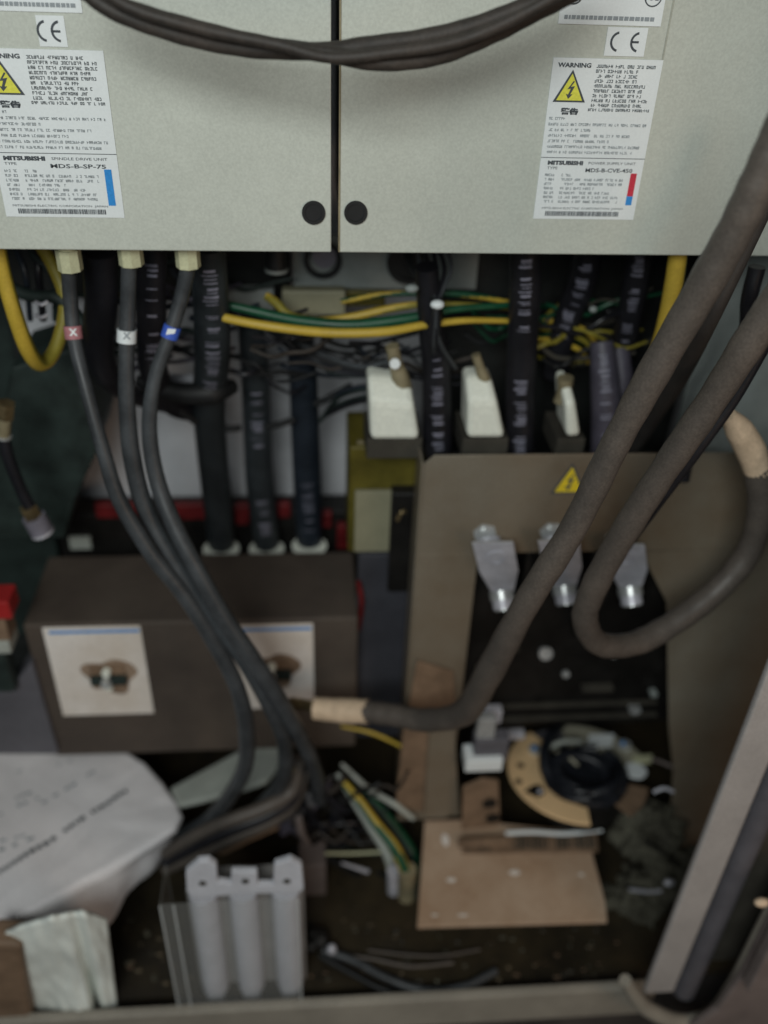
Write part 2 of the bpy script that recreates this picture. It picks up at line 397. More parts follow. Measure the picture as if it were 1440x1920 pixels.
def ulplate(unit_, x0, z0, w, h):
    st = MB().box((x0,-.0011,z0), (x0+w,-.0003,z0+h), 'label_white').build('listing_label', unit_, smooth=False)
    m = MB(); r = w*.085
    for cx in (x0+w*.12, x0+w*.88):
        c = Vector((cx,-.0013,z0+h*.42)); m.ring(c, (0,-1,0), r, r*.86, .0002, 'ink', seg=28)
        m.text('UL', lambda a, b: c+Vector((a-r*.55,-.0001,b-r*.35)), r*1.0, 'ink')
    c = Vector((x0+w*.42,-.0014,z0+h*.58)); m.text('LISTED', lambda a, b: c+Vector((a,0,b)), h*.16, 'ink')
    m.text('IND.CONT.EQ.', lambda a, b: c+Vector((a-.001,0,b-h*.20)), h*.11, 'ink_grey')
    x = .05
    while x < .93:
        l = random.uniform(.02,.05); c = Vector((x0+x*w,-.0014,z0+h*.07)); m.add([c, c+Vector((l*w,0,0)), c+Vector((l*w,0,h*.06)), c+Vector((0,0,h*.06))], [(0,1,2,3)], 'ink_grey'); x += l+.008
    m.build('printed_text', st, smooth=False)
tr0 = V(1040,108,0); tr1 = V(1243,112,0); brr = V(1187,413,0); blr = V(997,410,0)
plate(UR, Vector(((tr0.x+blr.x)/2,0,(tr0.z+tr1.z)/2)), ((tr1.x-tr0.x)+(brr.x-blr.x))/2, tr0.z-blr.z, 'R')
l1 = V(195,95,0); l2 = V(233,408,0); l3 = V(12,402,0); xr_ = (l1.x+l2.x)/2
plate(UL, Vector((l3.x,0,l1.z)), xr_-l3.x, l1.z-l2.z, 'L')
a = V(1140,50,0); b = V(1198,106,0); cemark(UR, a.x, a.z, b.x-a.x+.004, a.z-b.z)
a = V(66,28,0); b = V(128,88,0); cemark(UL, a.x, a.z, b.x-a.x, a.z-b.z)
a = V(1046,44,0); b = V(1238,48,0); ulplate(UR, a.x, a.z, b.x-a.x, .055)
a = V(-60,18,0); b = V(155,22,0); ulplate(UL, a.x, a.z, b.x-a.x, .055)

# ------------------------------------------------------------------ upper-front draped cables
def cable(name, label, pts, wpx, mt, cat='cable', group=None, ends=None, **k):
    P = path(pts); R = [rad((wpx[i] if isinstance(wpx, list) else wpx), p) for i, p in enumerate(P)]
    m = MB().tube(P, R, mt, **k)
    if ends is None:
        return solo(m, name, label, cat, group), m.path
    t = thing(name, label, cat, P[len(P)//2], group)
    m.build('sheath', t); return t, m.path
gd = 'dark cables draped across the drive units'
cable('draped_cable', 'uppermost of the thick dark cables sagging across the drive units', [(110,-45,-.10),(180,-6,-.10),(300,35,-.10),(440,72,-.10),(580,96,-.105),(700,84,-.10),(840,62,-.10),(960,22,-.10),(1060,-20,-.10),(1150,-70,-.1)], 33, 'cable_dark_brown', group=gd, wob=.05)
cable('draped_cable', 'lowest of the thick dark cables sagging across the drive units', [(130,-45,-.115),(200,14,-.115),(310,58,-.115),(450,90,-.115),(590,98,-.118),(720,117,-.12),(830,103,-.115),(930,62,-.11),(1020,16,-.105),(1110,-30,-.105)], 32, 'cable_dark_brown', group=gd, wob=.05)
cable('draped_cable', 'greyer middle cable twisted between the two brown ones crossing the drive units', [(160,-50,-.13),(240,12,-.13),(380,55,-.13),(520,84,-.13),(620,108,-.13),(740,98,-.13),(850,80,-.13),(950,42,-.13),(1080,-28,-.13)], 22, 'cable_dark_brown', group=gd, wob=.05)

# ------------------------------------------------------------------ big cables at the right
t, _ = cable('power_cable', 'thick brown cable crossing diagonally from top right to the pale sleeve at the centre', [(1500,170,-.24),(1440,300,-.24),(1395,400,-.235),(1330,520,-.225),(1225,700,-.21),(1150,840,-.20),(1075,990,-.19),(985,1135,-.175),(915,1265,-.14),(870,1335,-.10),(800,1350,-.06),(735,1340,-.03),(680,1333,-.01)], [72,70,70,68,62,55,52,52,54,50,44,42,42], 'cable_brown', ends=1, wob=.04, seg=20)
MB().tube(path([(690,1334,-.012),(640,1332,0.0),(590,1328,.01)]), [rad(46,V(640,1330,0)), rad(47,V(640,1330,0)), rad(42,V(590,1330,0))], 'sleeve_beige', seg=18, wob=.03).build('end_sleeve', t)
lug = [V(592,1318,.008), V(592,1334,.008), V(545,1330,.02), V(538,1318,.02), V(545,1310,.02)]
MB().prism(lug, (0,.004,0), 'brass').build('cable_lug', t, smooth=False)
t, _ = cable('power_cable', 'thick brown cable bending back in a hook below the silver terminals', [(1520,470,-.23),(1425,610,-.22),(1335,750,-.20),(1243,885,-.18),(1163,1010,-.16),(1110,1110,-.145),(1097,1165,-.135),(1125,1207,-.12),(1190,1206,-.10),(1260,1170,-.08),(1340,1110,-.06),(1400,1040,-.05),(1425,960,-.05),(1418,875,-.05)], [66,64,58,54,52,50,48,46,46,46,46,46,48,48], 'cable_brown', ends=1, wob=.04, seg=20)
MB().tube(path([(1420,885,-.05),(1408,845,-.05),(1385,805,-.055),(1365,778,-.06)]), [rad(48,V(1400,830,-.05)), rad(56,V(1400,830,-.05)), rad(50,V(1400,830,-.05)), rad(28,V(1400,830,-.05))], 'sleeve_beige', seg=18).build('end_sleeve', t)
cable('parallel_cable', 'dark grey cable running just behind the diagonal brown one at right', [(1460,330,-.10),(1400,450,-.10),(1330,590,-.10),(1268,710,-.02),(1210,800,.07),(1165,880,.12),(1140,960,.14)], [36,40,44,42,36,30,28], 'cable_dark_grey', group='heavy cables at the right')
cable('parallel_cable', 'thin black tube along the dark band right of the hooked brown cable', [(1500,540,-.12),(1432,650,-.12),(1370,755,-.12),(1290,865,-.12),(1215,965,-.11),(1150,1060,-.08),(1110,1150,-.02)], [26,26,26,26,24,22,20], 'cable_black', group='heavy cables at the right')  # black tube drawn along the dark band beside the hooked cable
# ------------------------------------------------------------------ three thin motor leads with coloured markers
gm = 'grey leads hanging from cream glands on the left'
def lead(label, pts, wpx, gx, gy, mk, mkmat, gl):
    t, (Q, T, R) = cable('motor_lead', label, pts, wpx, 'cable_thin', ends=1, group=gm)
    P = V(gx, gy, .03)
    m = MB().cyl(P+Vector((0,0,-.010)), P+Vector((0,0,.012)), rad(46,P), 'gland_cream', seg=8)
    m.cyl(P+Vector((0,0,.012)), P+Vector((0,0,.05)), rad(38,P), 'gland_cream', seg=20)
    g_ = m.build('cable_gland', t)
    i = min(range(len(Q)), key=lambda k: (Q[k]-V(mk[0], mk[1], pts[1][2])).length)
    mm = MB().cyl(Q[i]-T[i]*.0068, Q[i]+T[i]*.0068, R[i]*1.22, mkmat, seg=18)
    mk_ = mm.build('marker_band', t)
    c = Q[i] + (CAM-Q[i]).normalized()*R[i]*1.28; X = Vector((1,0,0)); Z = -T[i]
    s_ = .0045; mm = MB(); mt = gl[1]
    if gl[0] == 'X': mm.text('X', lambda a, b: c+X*(a-.0036)+Z*(b-.0035) , .0100, mt, .0004)
    else: mm.add([c+X*s_*k+Z*.0035*l for k, l in ((-1,-1),(1,-.6),(1,.8),(-1,1))], [(0,1,2,3)], mt)
    mm.build('marker_print', mk_, smooth=False)
lead('thin grey lead with a pink marker band, leftmost of three', [(127,470,.03),(132,560,.03),(140,640,.02),(165,740,.0),(195,850,-.02),(225,940,-.03),(285,1040,-.04),(345,1115,-.045),(405,1210,-.05),(445,1290,-.05),(462,1370,-.05),(455,1450,-.03),(400,1530,.02),(340,1570,.04)], [30,28,27,27,28,30,31,31,31,31,32,30,30,30], 130, 488, (137,622), 'pinkish', ('X','label_white'))
lead('thin grey lead with a white marker band, middle of three', [(243,470,.03),(240,560,.03),(237,660,.02),(238,760,.01),(248,860,.0),(275,960,-.01),(330,1060,-.03),(390,1150,-.04),(450,1225,-.05),(505,1320,-.05),(535,1400,-.03),(520,1480,.02),(430,1560,.05)], [30,30,30,32,34,34,33,32,32,32,30,30,28], 245, 478, (238,627), 'label_white', ('X','ink_grey'))
lead('thin grey lead with a blue marker band, rightmost of three', [(358,470,.03),(342,550,.03),(318,630,.02),(290,710,.01),(280,800,.0),(292,890,-.01),(322,975,-.03),(365,1060,-.05),(415,1150,-.06),(465,1225,-.065),(515,1300,-.06),(560,1375,-.04),(590,1440,.0),(600,1500,.04)], [30,29,27,27,29,31,33,33,34,36,34,30,28,26], 352, 482, (321,617), 'blue_tag', ('=','label_white'))

# ------------------------------------------------------------------ thick printed cables
def printed(label, pts, wpx, mt='cable_black', rows=(), group='black printed cables hanging behind the drive units', side=0.0, lugged=False):
    t, (Q, T, R) = cable('printed_cable', label, pts, wpx, mt, ends=1, group=group, seg=18)
    m = MB(); i = 0; n = len(Q)
    for (f0, f1) in rows:
        s0 = int(f0*(n-1)); s1 = int(f1*(n-1)); L_ = sum((Q[k+1]-Q[k]).length for k in range(s0, s1))
        u = 0
        while u < L_:
            acc = 0; k = s0
            while k < s1-1 and acc+(Q[k+1]-Q[k]).length < u: acc += (Q[k+1]-Q[k]).length; k += 1
            seg = (Q[k+1]-Q[k]); q = Q[k]+seg.normalized()*(u-acc); tt = seg.normalized(); r = R[k]*1.02
            n_ = CAM-q; n_ = (n_-tt*n_.dot(tt)).normalized(); w = tt.cross(n_)
            hl = random.choice([.0012,.0016,.003]); a0 = side-.45+random.uniform(0,.12); a1 = side+.45-random.uniform(0,.3)
            if random.random() < .82:
                vs = []
                for j in range(7):
                    a = a0+(a1-a0)*j/6; d = n_*math.cos(a)+w*math.sin(a); vs += [q+d*r, q+d*r+tt*hl]
                m.add(vs, [(2*j,2*j+1,2*j+3,2*j+2) for j in range(6)], 'cable_print')
            u += hl+random.choice([.0014,.0022,.0030,.0018,.012])
    if rows: m.build('printed_text', t, smooth=False)
    if lugged:
        e = Q[-1]; mm = MB().cyl(e+Vector((0,0,.010)), e+Vector((0,0,-.004)), R[-1]*.9, 'zinc', seg=20)
        mm.ring(e+Vector((0,-.008,-.008)), (0,0,1), R[-1]*1.35, R[-1]*.4, .0022, 'cap_white', seg=28).build('cable_lug', t)
    return t
printed('black cable dropping behind the white marked lead at far left', [(185,470,.10),(190,560,.11),(185,640,.12),(200,700,.14),(250,740,.2),(330,765,.24)], [66,62,58,48,36,28])
printed('black printed cable between the white and blue marked leads', [(285,460,.10),(283,540,.10),(285,620,.11),(290,700,.15),(330,760,.2),(395,770,.24)], [58,56,56,52,46,40], rows=[(.05,.55)])
printed('black printed cable right of the blue marked lead, ending in the left lug', [(388,460,.10),(395,560,.11),(398,660,.13),(392,760,.20),(398,850,.25),(408,940,.28),(415,1018,.30)], [70,68,68,60,58,56,50], 'cable_teal', rows=[(.05,.42)], lugged=True)
printed('black printed cable ending in the middle lug behind the brown box', [(470,600,.22),(478,700,.24),(482,800,.26),(487,900,.28),(500,1018,.30)], [50,54,54,54,48], 'cable_teal', rows=[(.30,.55),(.8,.95)], lugged=True)
printed('dark blue cable ending in the right lug behind the brown box', [(560,600,.22),(568,700,.24),(572,800,.26),(576,900,.28),(580,1012,.30)], [50,54,54,54,48], 'cable_blue', rows=[(.74,.93)], lugged=True)
printed('black printed cable between the two white caps over the steel plate', [(800,500,.10),(808,600,.11),(818,700,.12),(820,800,.12),(822,900,.11)], [44,50,54,56,56], rows=[(.42,.92)])
printed('black printed cable rising left of the smallest white cap', [(985,455,.10),(984,560,.11),(978,680,.12),(975,780,.12),(974,900,.11)], [60,60,56,56,56], rows=[(.04,.35),(.55,.95)])
printed('black printed cable slanting from the units down behind the caps', [(1105,455,.14),(1090,530,.16),(1060,610,.18),(1040,700,.2)], [56,56,50,46], rows=[(.1,.7)])
printed('black printed cable tilted beside the right yellow wire', [(1205,440,.14),(1190,540,.15),(1170,640,.17),(1150,720,.2)], [50,50,48,46], rows=[(.1,.75)])
printed('grey purple printed cable standing beside the diagonal brown cable', [(1128,640,.14),(1134,720,.12),(1136,800,.11),(1134,900,.11)], [44,54,56,54], 'cable_purple', rows=[(.1,.8)])
printed('second grey purple cable half hidden beside the diagonal brown cable', [(1160,650,.16),(1168,740,.14),(1165,820,.14),(1160,900,.14)], [40,44,44,44], 'cable_purple')

# ------------------------------------------------------------------ earth wires
ge = 'yellow and green earth wires'
def earth(label, pts, w, stripe=('earth_green',180,0,130), mt='earth_yellow'):
    return cable('earth_wire', label, pts, w, mt, cat='wire', group=ge, stripe=stripe, seg=16)[0]
earth('thick bright yellow earth wire bowed under the drive units, longest one', [(395,585,.11),(430,598,.10),(520,614,.09),(620,624,.09),(720,622,.09),(800,609,.10),(880,601,.11),(980,603,.13)], [16,17,18,19,18,15,12,10], ('earth_green',60,0,70))
earth('green earth wire lying along the top of the bright yellow one', [(395,565,.13),(470,582,.12),(560,601,.115),(660,609,.11),(760,598,.11),(850,580,.12),(960,572,.14)], [16,18,20,22,20,14,12], mt='earth_green', stripe=None)
earth('olive yellow earth wire curling round the cream block', [(500,555,.17),(520,570,.16),(545,592,.15),(600,601,.15),(660,594,.15),(740,577,.15),(800,570,.15),(880,572,.15),(960,577,.16)], [16,17,16,14,15,15,12,10,10], ('earth_olive',0,7,150))
earth('thin green and yellow wire above the other wires', [(640,565,.18),(720,552,.17),(800,550,.16),(880,553,.16),(960,568,.17)], [10,10,12,12,10], ('earth_yellow',0,11,110), mt='earth_green')
earth('loop of thick yellow wire hanging at the left edge', [(-8,440,.05),(8,520,.05),(28,590,.05),(52,655,.06),(75,682,.08),(98,665,.10),(115,620,.12),(122,560,.14),(100,500,.15),(70,450,.15)], [28,29,30,30,29,26,24,24,24,24], ('earth_olive',200,0,120))
earth('yellow wire dropping beside the diagonal brown cable at right', [(1275,450,.03),(1262,540,.03),(1243,620,.03),(1220,680,.04),(1195,720,.06),(1175,760,.09)], [36,35,30,22,14,12], ('earth_green',200,0,90))
for i, (dx, dy, w_, s_, lb) in enumerate([(0,0,11,'earth_yellow','upper of the small striped wires right of the printed cables'),(-6,16,10,'earth_olive','middle of the small striped wires right of the printed cables'),(-14,34,10,'earth_yellow','lower of the small striped wires right of the printed cables')]):
    earth(lb, [(1020+dx,600+dy,.20),(1060+dx,607+dy,.18),(1100+dx,622+dy,.18),(1118+dx,645+dy,.19)], w_, ('earth_green',90,0,180), mt=s_)
# lower bundle beside the tray
earth('yellow green wire curving down to the connector left of the tray', [(640,1462,.06),(672,1500,.03),(705,1545,.0),(740,1590,-.03),(762,1640,-.05),(766,1672,-.05)], [14,17,19,22,22,22], ('earth_green',30,2,90))
earth('pale grey green wire beside the yellow one left of the tray', [(632,1450,.08),(660,1495,.05),(695,1550,.02),(728,1605,-.01),(738,1668,-.03)], [10,14,18,20,20], ('earth_olive',140,2,90), mt='lever_grey')
earth('dark green wire running down behind the tray corner', [(650,1470,.09),(700,1505,.06),(745,1560,.03),(775,1610,.0),(785,1680,-.02)], [14,20,24,24,20], ('green_dark',0,0,120), mt='earth_green')
earth('thin yellow wire arcing in the dark left of the copper strip', [(640,1362,.09),(690,1372,.08),(730,1388,.07),(775,1412,.06)], [5,7,7,6], None)
cable('grey_lead', 'pale grey lead reaching diagonally towards the tray corner', [(640,1432,.10),(690,1478,.07),(740,1508,.04),(775,1535,.03)], [8,12,12,9], 'lever_grey', cat='wire')
m = MB(); m.tube(path([(764,1630,-.05),(762,1680,-.05)]), rad(34,V(762,1650,-.05)), 'cap_beige', seg=12, sub=2)
m.tube(path([(738,1632,-.04),(738,1670,-.04)]), rad(26,V(738,1650,-.05)), 'lug_tin', seg=12, sub=2)
solo(m, 'wire_ferrule', 'beige and grey crimp ends of the wires left of the tray', 'connector')

# ------------------------------------------------------------------ brackets right below the units
t = thing('terminal_bracket', 'grey bracket with round holes below the seam of the drive units', 'bracket', V(720,545,.28))
a = V(548,440,.28); b = V(892,543,.28); MB().box((a.x,.28,b.z), (b.x,.285,a.z), 'bracket_grey').build('bracket_plate', t, bevel=.001)
for (x, y, r) in ((605,486,36),(765,492,40)):
    p = V(x,y,.278); R_ = rad(2*r,p); MB().ring(p, (0,-1,0), R_, R_*.72, .006, 'black_rubber').build('grommet', t)
p = V(608,478,.279); MB().cyl(p, p+Vector((0,-.008,0)), rad(44,p), 'purple_film').build('hole_insert', t)
p = V(762,490,.279); MB().cyl(p, p+Vector((0,-.002,0)), rad(60,p), 'black_rubber').build('hole_insert', t)
a = V(420,543,.25); b = V(515,592,.25); solo(MB().box((a.x,.25,b.z), (b.x,.27,a.z), 'bracket_grey'), 'small_bracket', 'small grey bracket left of the curled olive wire', 'bracket', bevel=.002)
a = V(528,545,.22); b = V(648,592,.22); solo(MB().box((a.x,.22,b.z), (b.x,.24,a.z), 'tag_beige'), 'cream_block', 'cream block behind the curled olive wire', 'block', bevel=.003)
a = V(645,545,.24); b = V(722,575,.24); solo(MB().box((a.x,.24,b.z), (b.x,.25,a.z), 'olive_block'), 'olive_cover', 'small olive cover right of the cream block', 'cover', bevel=.002)
t = thing('hanging_plug', 'black plug with a pale rim hanging left of the bracket', 'plug', V(518,520,.2))
p = V(518,490,.2); MB().cyl(p+Vector((0,0,.03)), p+Vector((0,0,-.008)), rad(42,p), 'black_rubber').build('plug_body', t)
MB().ring(p+Vector((0,0,-.012)), (0,0,1), rad(44,p), rad(28,p), .004, 'bracket_grey').build('plug_rim', t)
a = V(-20,440,.30); b = V(900,560,.30)
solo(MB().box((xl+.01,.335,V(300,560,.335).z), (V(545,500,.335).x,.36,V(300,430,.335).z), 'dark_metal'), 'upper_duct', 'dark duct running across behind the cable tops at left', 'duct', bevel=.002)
solo(MB().box((V(835,500,.30).x,.30,V(1000,850,.30).z), (V(1330,500,.30).x,.32,V(1000,400,.3).z), 'dark_metal'), 'right_dark_sheet', 'added dark sheet behind the right printed cables', 'plate', bevel=.002)  # dark sheet added to keep the gaps between the right cables dark
# ------------------------------------------------------------------ cable ties, wire bunch
p = V(820,570,.08); t = thing('tied_wire_bunch', 'bunch of thin black wires knotted with white ties beside the bracket', 'wires', p)
m = MB()
for k in range(7):
    x = 755+k*14
    m.tube(path([(x+random.uniform(-12,12),450,.16),(x+random.uniform(-6,14),500,.13),(800+k*5,545,.10),(818+random.uniform(-5,5),580,.08),(815+random.uniform(-14,14),640,.09),(800+k*9,690,.12)]), rad(9,p), random.choice(['cable_black','cable_thin','black_rubber']), seg=8, sub=6)
m.build('wires', t)
MB().ball(V(820,571,.06), .0065, 'label_white', (1.2,1,.8), .06).build('tie_knot', t)
MB().ball(V(772,541,.08), .0055, 'bracket_grey', (1.4,1,.9), .06).build('tie_knot', t)
p = V(1112,580,.15); solo(MB().ball(p,.0042,'bracket_grey',(1.2,1,1)), 'tie_knot', 'single pale tie head in the dark right of the printed cables', 'cable tie')
for i, (x0_, y0_, x1_, y1_, y_, lb) in enumerate([(296,738,368,792,.19,'slanting black strap left of the hanging cables'),(412,802,452,802,.22,'black strap between the left and middle lug cables'),(500,800,552,786,.22,'black strap between the middle and right lug cables'),(590,758,660,722,.2,'black strap rising to the white caps')]):
    P = path([(x0_,y0_,y_),((x0_+x1_)/2,(y0_+y1_)/2+2,y_-.003),(x1_,y1_,y_)])
    solo(MB().tube(P, rad(13,P[0]), 'black_rubber', seg=8), 'cable_strap', lb, 'strap', 'black straps tying the hanging cables')
m = MB().tube(path([(258,712,.17),(300,728,.16),(350,738,.15),(400,735,.15),(435,725,.18)]), [rad(k,V(330,730,.16)) for k in (20,34,40,44,30)], 'black_rubber', seg=12)
solo(m, 'cross_cable', 'short thick black cable tied across the hanging cables', 'cable')
a = V(302,706,.24); b = V(368,732,.24); solo(MB().box((a.x,.24,b.z),(b.x,.25,a.z),'capacitor_white'), 'white_tag', 'small white tag above the black cross cable', 'tag', bevel=.001)
m = MB()
for k in range(9):
    o1, o2 = random.uniform(-14,14), random.uniform(-22,22)
    m.tube(path([(505+o1,618+o1*.4,.20),(560+o1,650+o2*.5,.17),(620,675+o2,.15),(680,690+o2*.7,.13),(725+o1*.4,680+o2*.4,.12)]), rad(random.uniform(5,10),V(600,660,.15)), random.choice(['cable_black','black_rubber','cable_thin','green_dark']), seg=8, sub=6)
solo(m, 'control_wires', 'bunch of thin black control wires sweeping to the largest white cap', 'wires')
m = MB()
for k in range(7):
    o1 = random.uniform(-16,16)
    m.tube(path([(600+k*6,790-k*8,.22),(640+o1*.3,748+o1,.18),(690,735+o1,.15),(730,745+o1*.4,.15)]), rad(random.uniform(5,9),V(640,740,.18)), random.choice(['green_dark','cable_black','cable_blue']), seg=8, sub=6)
solo(m, 'green_wires', 'tangle of dark green wires left of the largest white cap', 'wires')

def clutter(name, label, cat, n_, box, y0_, y1_, wr, mats_, seed, sag=30):
    random.seed(seed); m = MB(); X0, Y0, X1, Y1 = box
    for k in range(n_):
        x = random.uniform(X0, X1-60); y = random.uniform(Y0, Y1); L_ = random.uniform(60, (X1-X0)*.6); yy = random.uniform(y0_, y1_); s1 = random.uniform(-sag, sag)
        pts = [(x+L_*t_+random.uniform(-8,8), y+s1*t_+random.uniform(4,sag)*math.sin(math.pi*t_), yy+random.uniform(-.012,.012)) for t_ in (0,.25,.5,.75,1)]
        m.tube(path(pts), rad(random.uniform(*wr), V(x,y,yy)), random.choice(mats_), seg=8, sub=5)
    return solo(m, name, label, cat)
clutter('loose_wires', 'thin dark wires strung under the bright yellow wire', 'wires', 26, (430,625,800,700), .13, .24, (4,9), ['cable_black','black_rubber','cable_dark_brown','cable_blue'], 5)
clutter('loose_wires', 'thin dark and olive wires tangled above the smallest white cap', 'wires', 30, (850,540,1200,690), .15, .24, (4,10), ['cable_black','black_rubber','earth_olive','earth_green','seam_dark'], 9)
clutter('loose_wires', 'thin wires tangled behind the marked leads and black cables', 'wires', 22, (110,480,480,700), .17, .26, (6,14), ['cable_black','black_rubber','cable_blue','green_dark','cable_purple'], 12)
clutter('loose_wires', 'thin dark wires lying on the cabinet floor left of the tray', 'wires', 22, (540,1470,735,1640), .02, .09, (4,12), ['cable_black','black_rubber','cable_thin','green_dark','cable_dark_brown'], 14, 40)
random.seed(21)
# ------------------------------------------------------------------ white caps
gc = 'white connector caps above the steel plate'
def cap(label, quad, y, neck, screw):
    c = V(quad[3][0], quad[3][1], y); t = thing('connector_cap', label, 'connector', c, gc)
    P = [V(x_, y_, y) for x_, y_ in quad]; mid = (P[0]+P[1]+P[2]+P[3])/4
    back = [p+Vector((0,.05,.0)) for p in P]
    top = [P[0]+Vector((.002,.045,.012)), P[1]+Vector((-.002,.045,.012))]
    fr = [P[0].lerp(P[3],.30)+Vector((0,-.006,0)), P[1].lerp(P[2],.30)+Vector((0,-.006,0))]
    vs = [P[0]+Vector((0,.018,0)),P[1]+Vector((0,.018,0)),fr[1],fr[0],P[2]+Vector((0,-.006,0)),P[3]+Vector((0,-.006,0)),back[0],back[1],back[2],back[3]]
    fs = [(0,3,2,1),(3,5,4,2),(0,1,7,6),(6,7,8,9),(5,9,8,4),(0,6,9,5,3),(1,2,4,8,7)]
    MB().add(vs, fs, 'cap_white').build('cap_body', t, bevel=.007)
    N_ = path([(a_, b_, y+.02) for a_, b_, _ in neck]); MB().tube(N_, [rad(n_[2]*.8, q_) for n_, q_ in zip(neck, N_)], 'cap_beige', seg=10).build('cap_neck', t)
    if screw:
        p = V(screw[0], screw[1], y); MB().cyl(p, p+Vector((0,-.004,.001)), rad(20,p), 'label_white', seg=16).build('cap_screw', t)
cap('largest white connector cap, left of three above the steel plate', [(690,716),(772,724),(786,821),(694,821)], .08, [(735,648,34),(742,680,32),(750,706,44),(755,728,48)], (740,681))
cap('middle white connector cap of three above the steel plate', [(876,718),(925,716),(946,818),(874,818)], .08, [(892,665,22),(900,690,24),(908,715,34),(908,732,36)], None)
cap('smallest white connector cap, narrow and rightmost of three', [(1056,728),(1074,722),(1087,814),(1060,816)], .08, [(1060,708,40),(1058,730,34),(1046,755,24)], None)
for (x0_, x1_, lb) in ((688,790,'black base under the largest white cap'),(868,950,'black base under the middle white cap'),(1046,1092,'black base under the smallest white cap')):
    a = V(x0_,823,.085); b = V(x1_,860,.085); solo(MB().box((a.x,.085,b.z), (b.x,.16,a.z), 'seam_dark'), 'cap_base', lb, 'base', 'black bases under the white caps', bevel=.002)
# olive terminal block with label plate
t = thing('fuse_block', 'olive fuse block with a beige tag below the largest white cap', 'fuse block', V(715,1040,.14))
a = V(655,838,.14); b = V(780,925,.14); MB().box((a.x,.14,V(700,1034,.14).z), (b.x,.24,a.z), 'olive_block').build('block_body', t, bevel=.003)
a = V(666,922,.13); b = V(735,1034,.13); MB().box((a.x,.13,b.z), (b.x,.137,a.z), 'tag_beige').build('tag_plate', t, bevel=.001)
a = V(735,925,.12); b = V(782,1110,.12); MB().box((a.x,.12,b.z), (b.x,.20,a.z), 'breaker_black').build('side_block', t, bevel=.003)
p = V(752,965,.118); MB().tube(path([(745,975,.118),(752,962,.115),(760,958,.118)]), .003, 'brass', seg=8).build('brass_clip', t)
a = V(676,830,.15); MB().cyl(a, a+Vector((0,-.003,.0)), .005, 'cap_beige').build('block_screw', t)
# blue-grey plate behind between box and steel plate
a = V(672,1040,.13); b = V(785,1300,.13); solo(MB().box((a.x,.13,b.z-.1), (b.x+.02,.15,a.z), 'plate_blue'), 'blue_grey_plate', 'dark blue grey plate between the brown box and the steel plate', 'plate', bevel=.002)
m = MB().tube(path([(672,1090,.125),(678,1130,.12),(672,1180,.125)]), rad(10,V(672,1130,.12)), 'red_plastic', seg=8)
solo(m, 'red_wire', 'short red wire at the right side of the brown box', 'wire')

a = V(-200,850,.36); b = V(128,1100,.36)
solo(MB().box((xl+.005,.345,ZFL+.3), (b.x,.37,V(100,425,.36).z), 'green_dark'), 'left_dark_sheet', 'added dark sheet behind the fittings at the far left', 'plate', bevel=.002)  # dark sheet added so the far left background stays black
solo(MB().box((xl+.005,.385,ZFL+.002), (xr-.005,.395,V(400,960,.385).z), 'dark_metal'), 'lower_dark_sheet', 'added dark sheet low behind the red covered terminal row', 'plate', bevel=.002)  # dark sheet added over the pale back wall to darken its lower part
# ------------------------------------------------------------------ left dark area
a = V(30,660,.20); b = V(185,1010,.20); solo(MB().prism([V(20,690,.2),V(150,650,.2),V(190,800,.2),V(180,850,.2),V(140,940,.2),V(120,1010,.2),V(-40,1010,.2)], (0,.12,0), 'green_dark'), 'dark_duct', 'dark green duct at the left below the yellow wire loop', 'duct', bevel=.003)
t = thing('brass_fitting', 'brass cable fitting at the left edge below the yellow loop', 'fitting', V(10,830,.1), 'brass cable fittings at the left')
p = V(12,755,.10); q = V(6,815,.10)
MB().cyl(p, p.lerp(q,.45), rad(34,p), 'brass', seg=6).build('hex_nut', t); MB().cyl(p.lerp(q,.45), q, rad(26,p), 'cap_beige').build('fitting_body', t)
MB().ring(q, q-p, rad(32,p), rad(22,p), .003, 'zinc').build('locking_ring', t)
MB().tube(path([(6,820,.1),(20,870,.1),(45,930,.1),(62,960,.1)]), rad(24,p), 'cable_black', seg=12).build('cable_end', t)
t = thing('brass_fitting', 'dull fitting with a pale lower rim above the brown box corner', 'fitting', V(75,1005,.1), 'brass cable fittings at the left')
p = V(52,950,.10); q = V(78,995,.10)
MB().cyl(p, p.lerp(q,.4), rad(34,p), 'brass', seg=6).build('hex_nut', t); MB().cyl(p.lerp(q,.4), q, rad(44,p), 'purple_film').build('fitting_body', t)
MB().ring(q, q-p, rad(44,p), rad(30,p), .004, 'lug_tin').build('locking_ring', t)
solo(MB().tube(path([(20,540,.16),(60,555,.15),(110,560,.14),(150,600,.13),(190,670,.13)]), rad(24,V(100,560,.14)), 'green_dark', seg=12), 'dark_hose', 'dark green hose behind the left yellow loop', 'hose')
for k, (yy, lb) in enumerate([(566,'upper of two small pale clips inside the yellow loop'),(590,'lower of two small pale clips inside the yellow loop')]):
    p = V(78,yy,.12); solo(MB().tube([p+Vector((-.007,0,0)), p+Vector((0,-.003,-.002)), p+Vector((.007,0,0))], .0022, 'lug_tin', seg=8), 'wire_clip', lb, 'clip', 'pale clips inside the yellow loop')
solo(MB().ball(V(205,553,.14), .010, 'earth_olive', (1.3,1,.8), .05), 'olive_plug', 'olive plug between the first two marked leads', 'plug')
m = MB()
for k in range(6):
    x = random.uniform(10,110); m.tube(path([(x,440,.2),(x+random.uniform(5,30),480,.18),(x+random.uniform(20,60),520,.17),(x+random.uniform(20,60),600,.18)]), rad(random.uniform(9,18),V(60,500,.18)), random.choice(['cable_black','cable_blue','cable_purple','green_dark']), seg=10)
solo(m, 'dark_wires', 'loose dark wires inside the left yellow loop', 'wires')
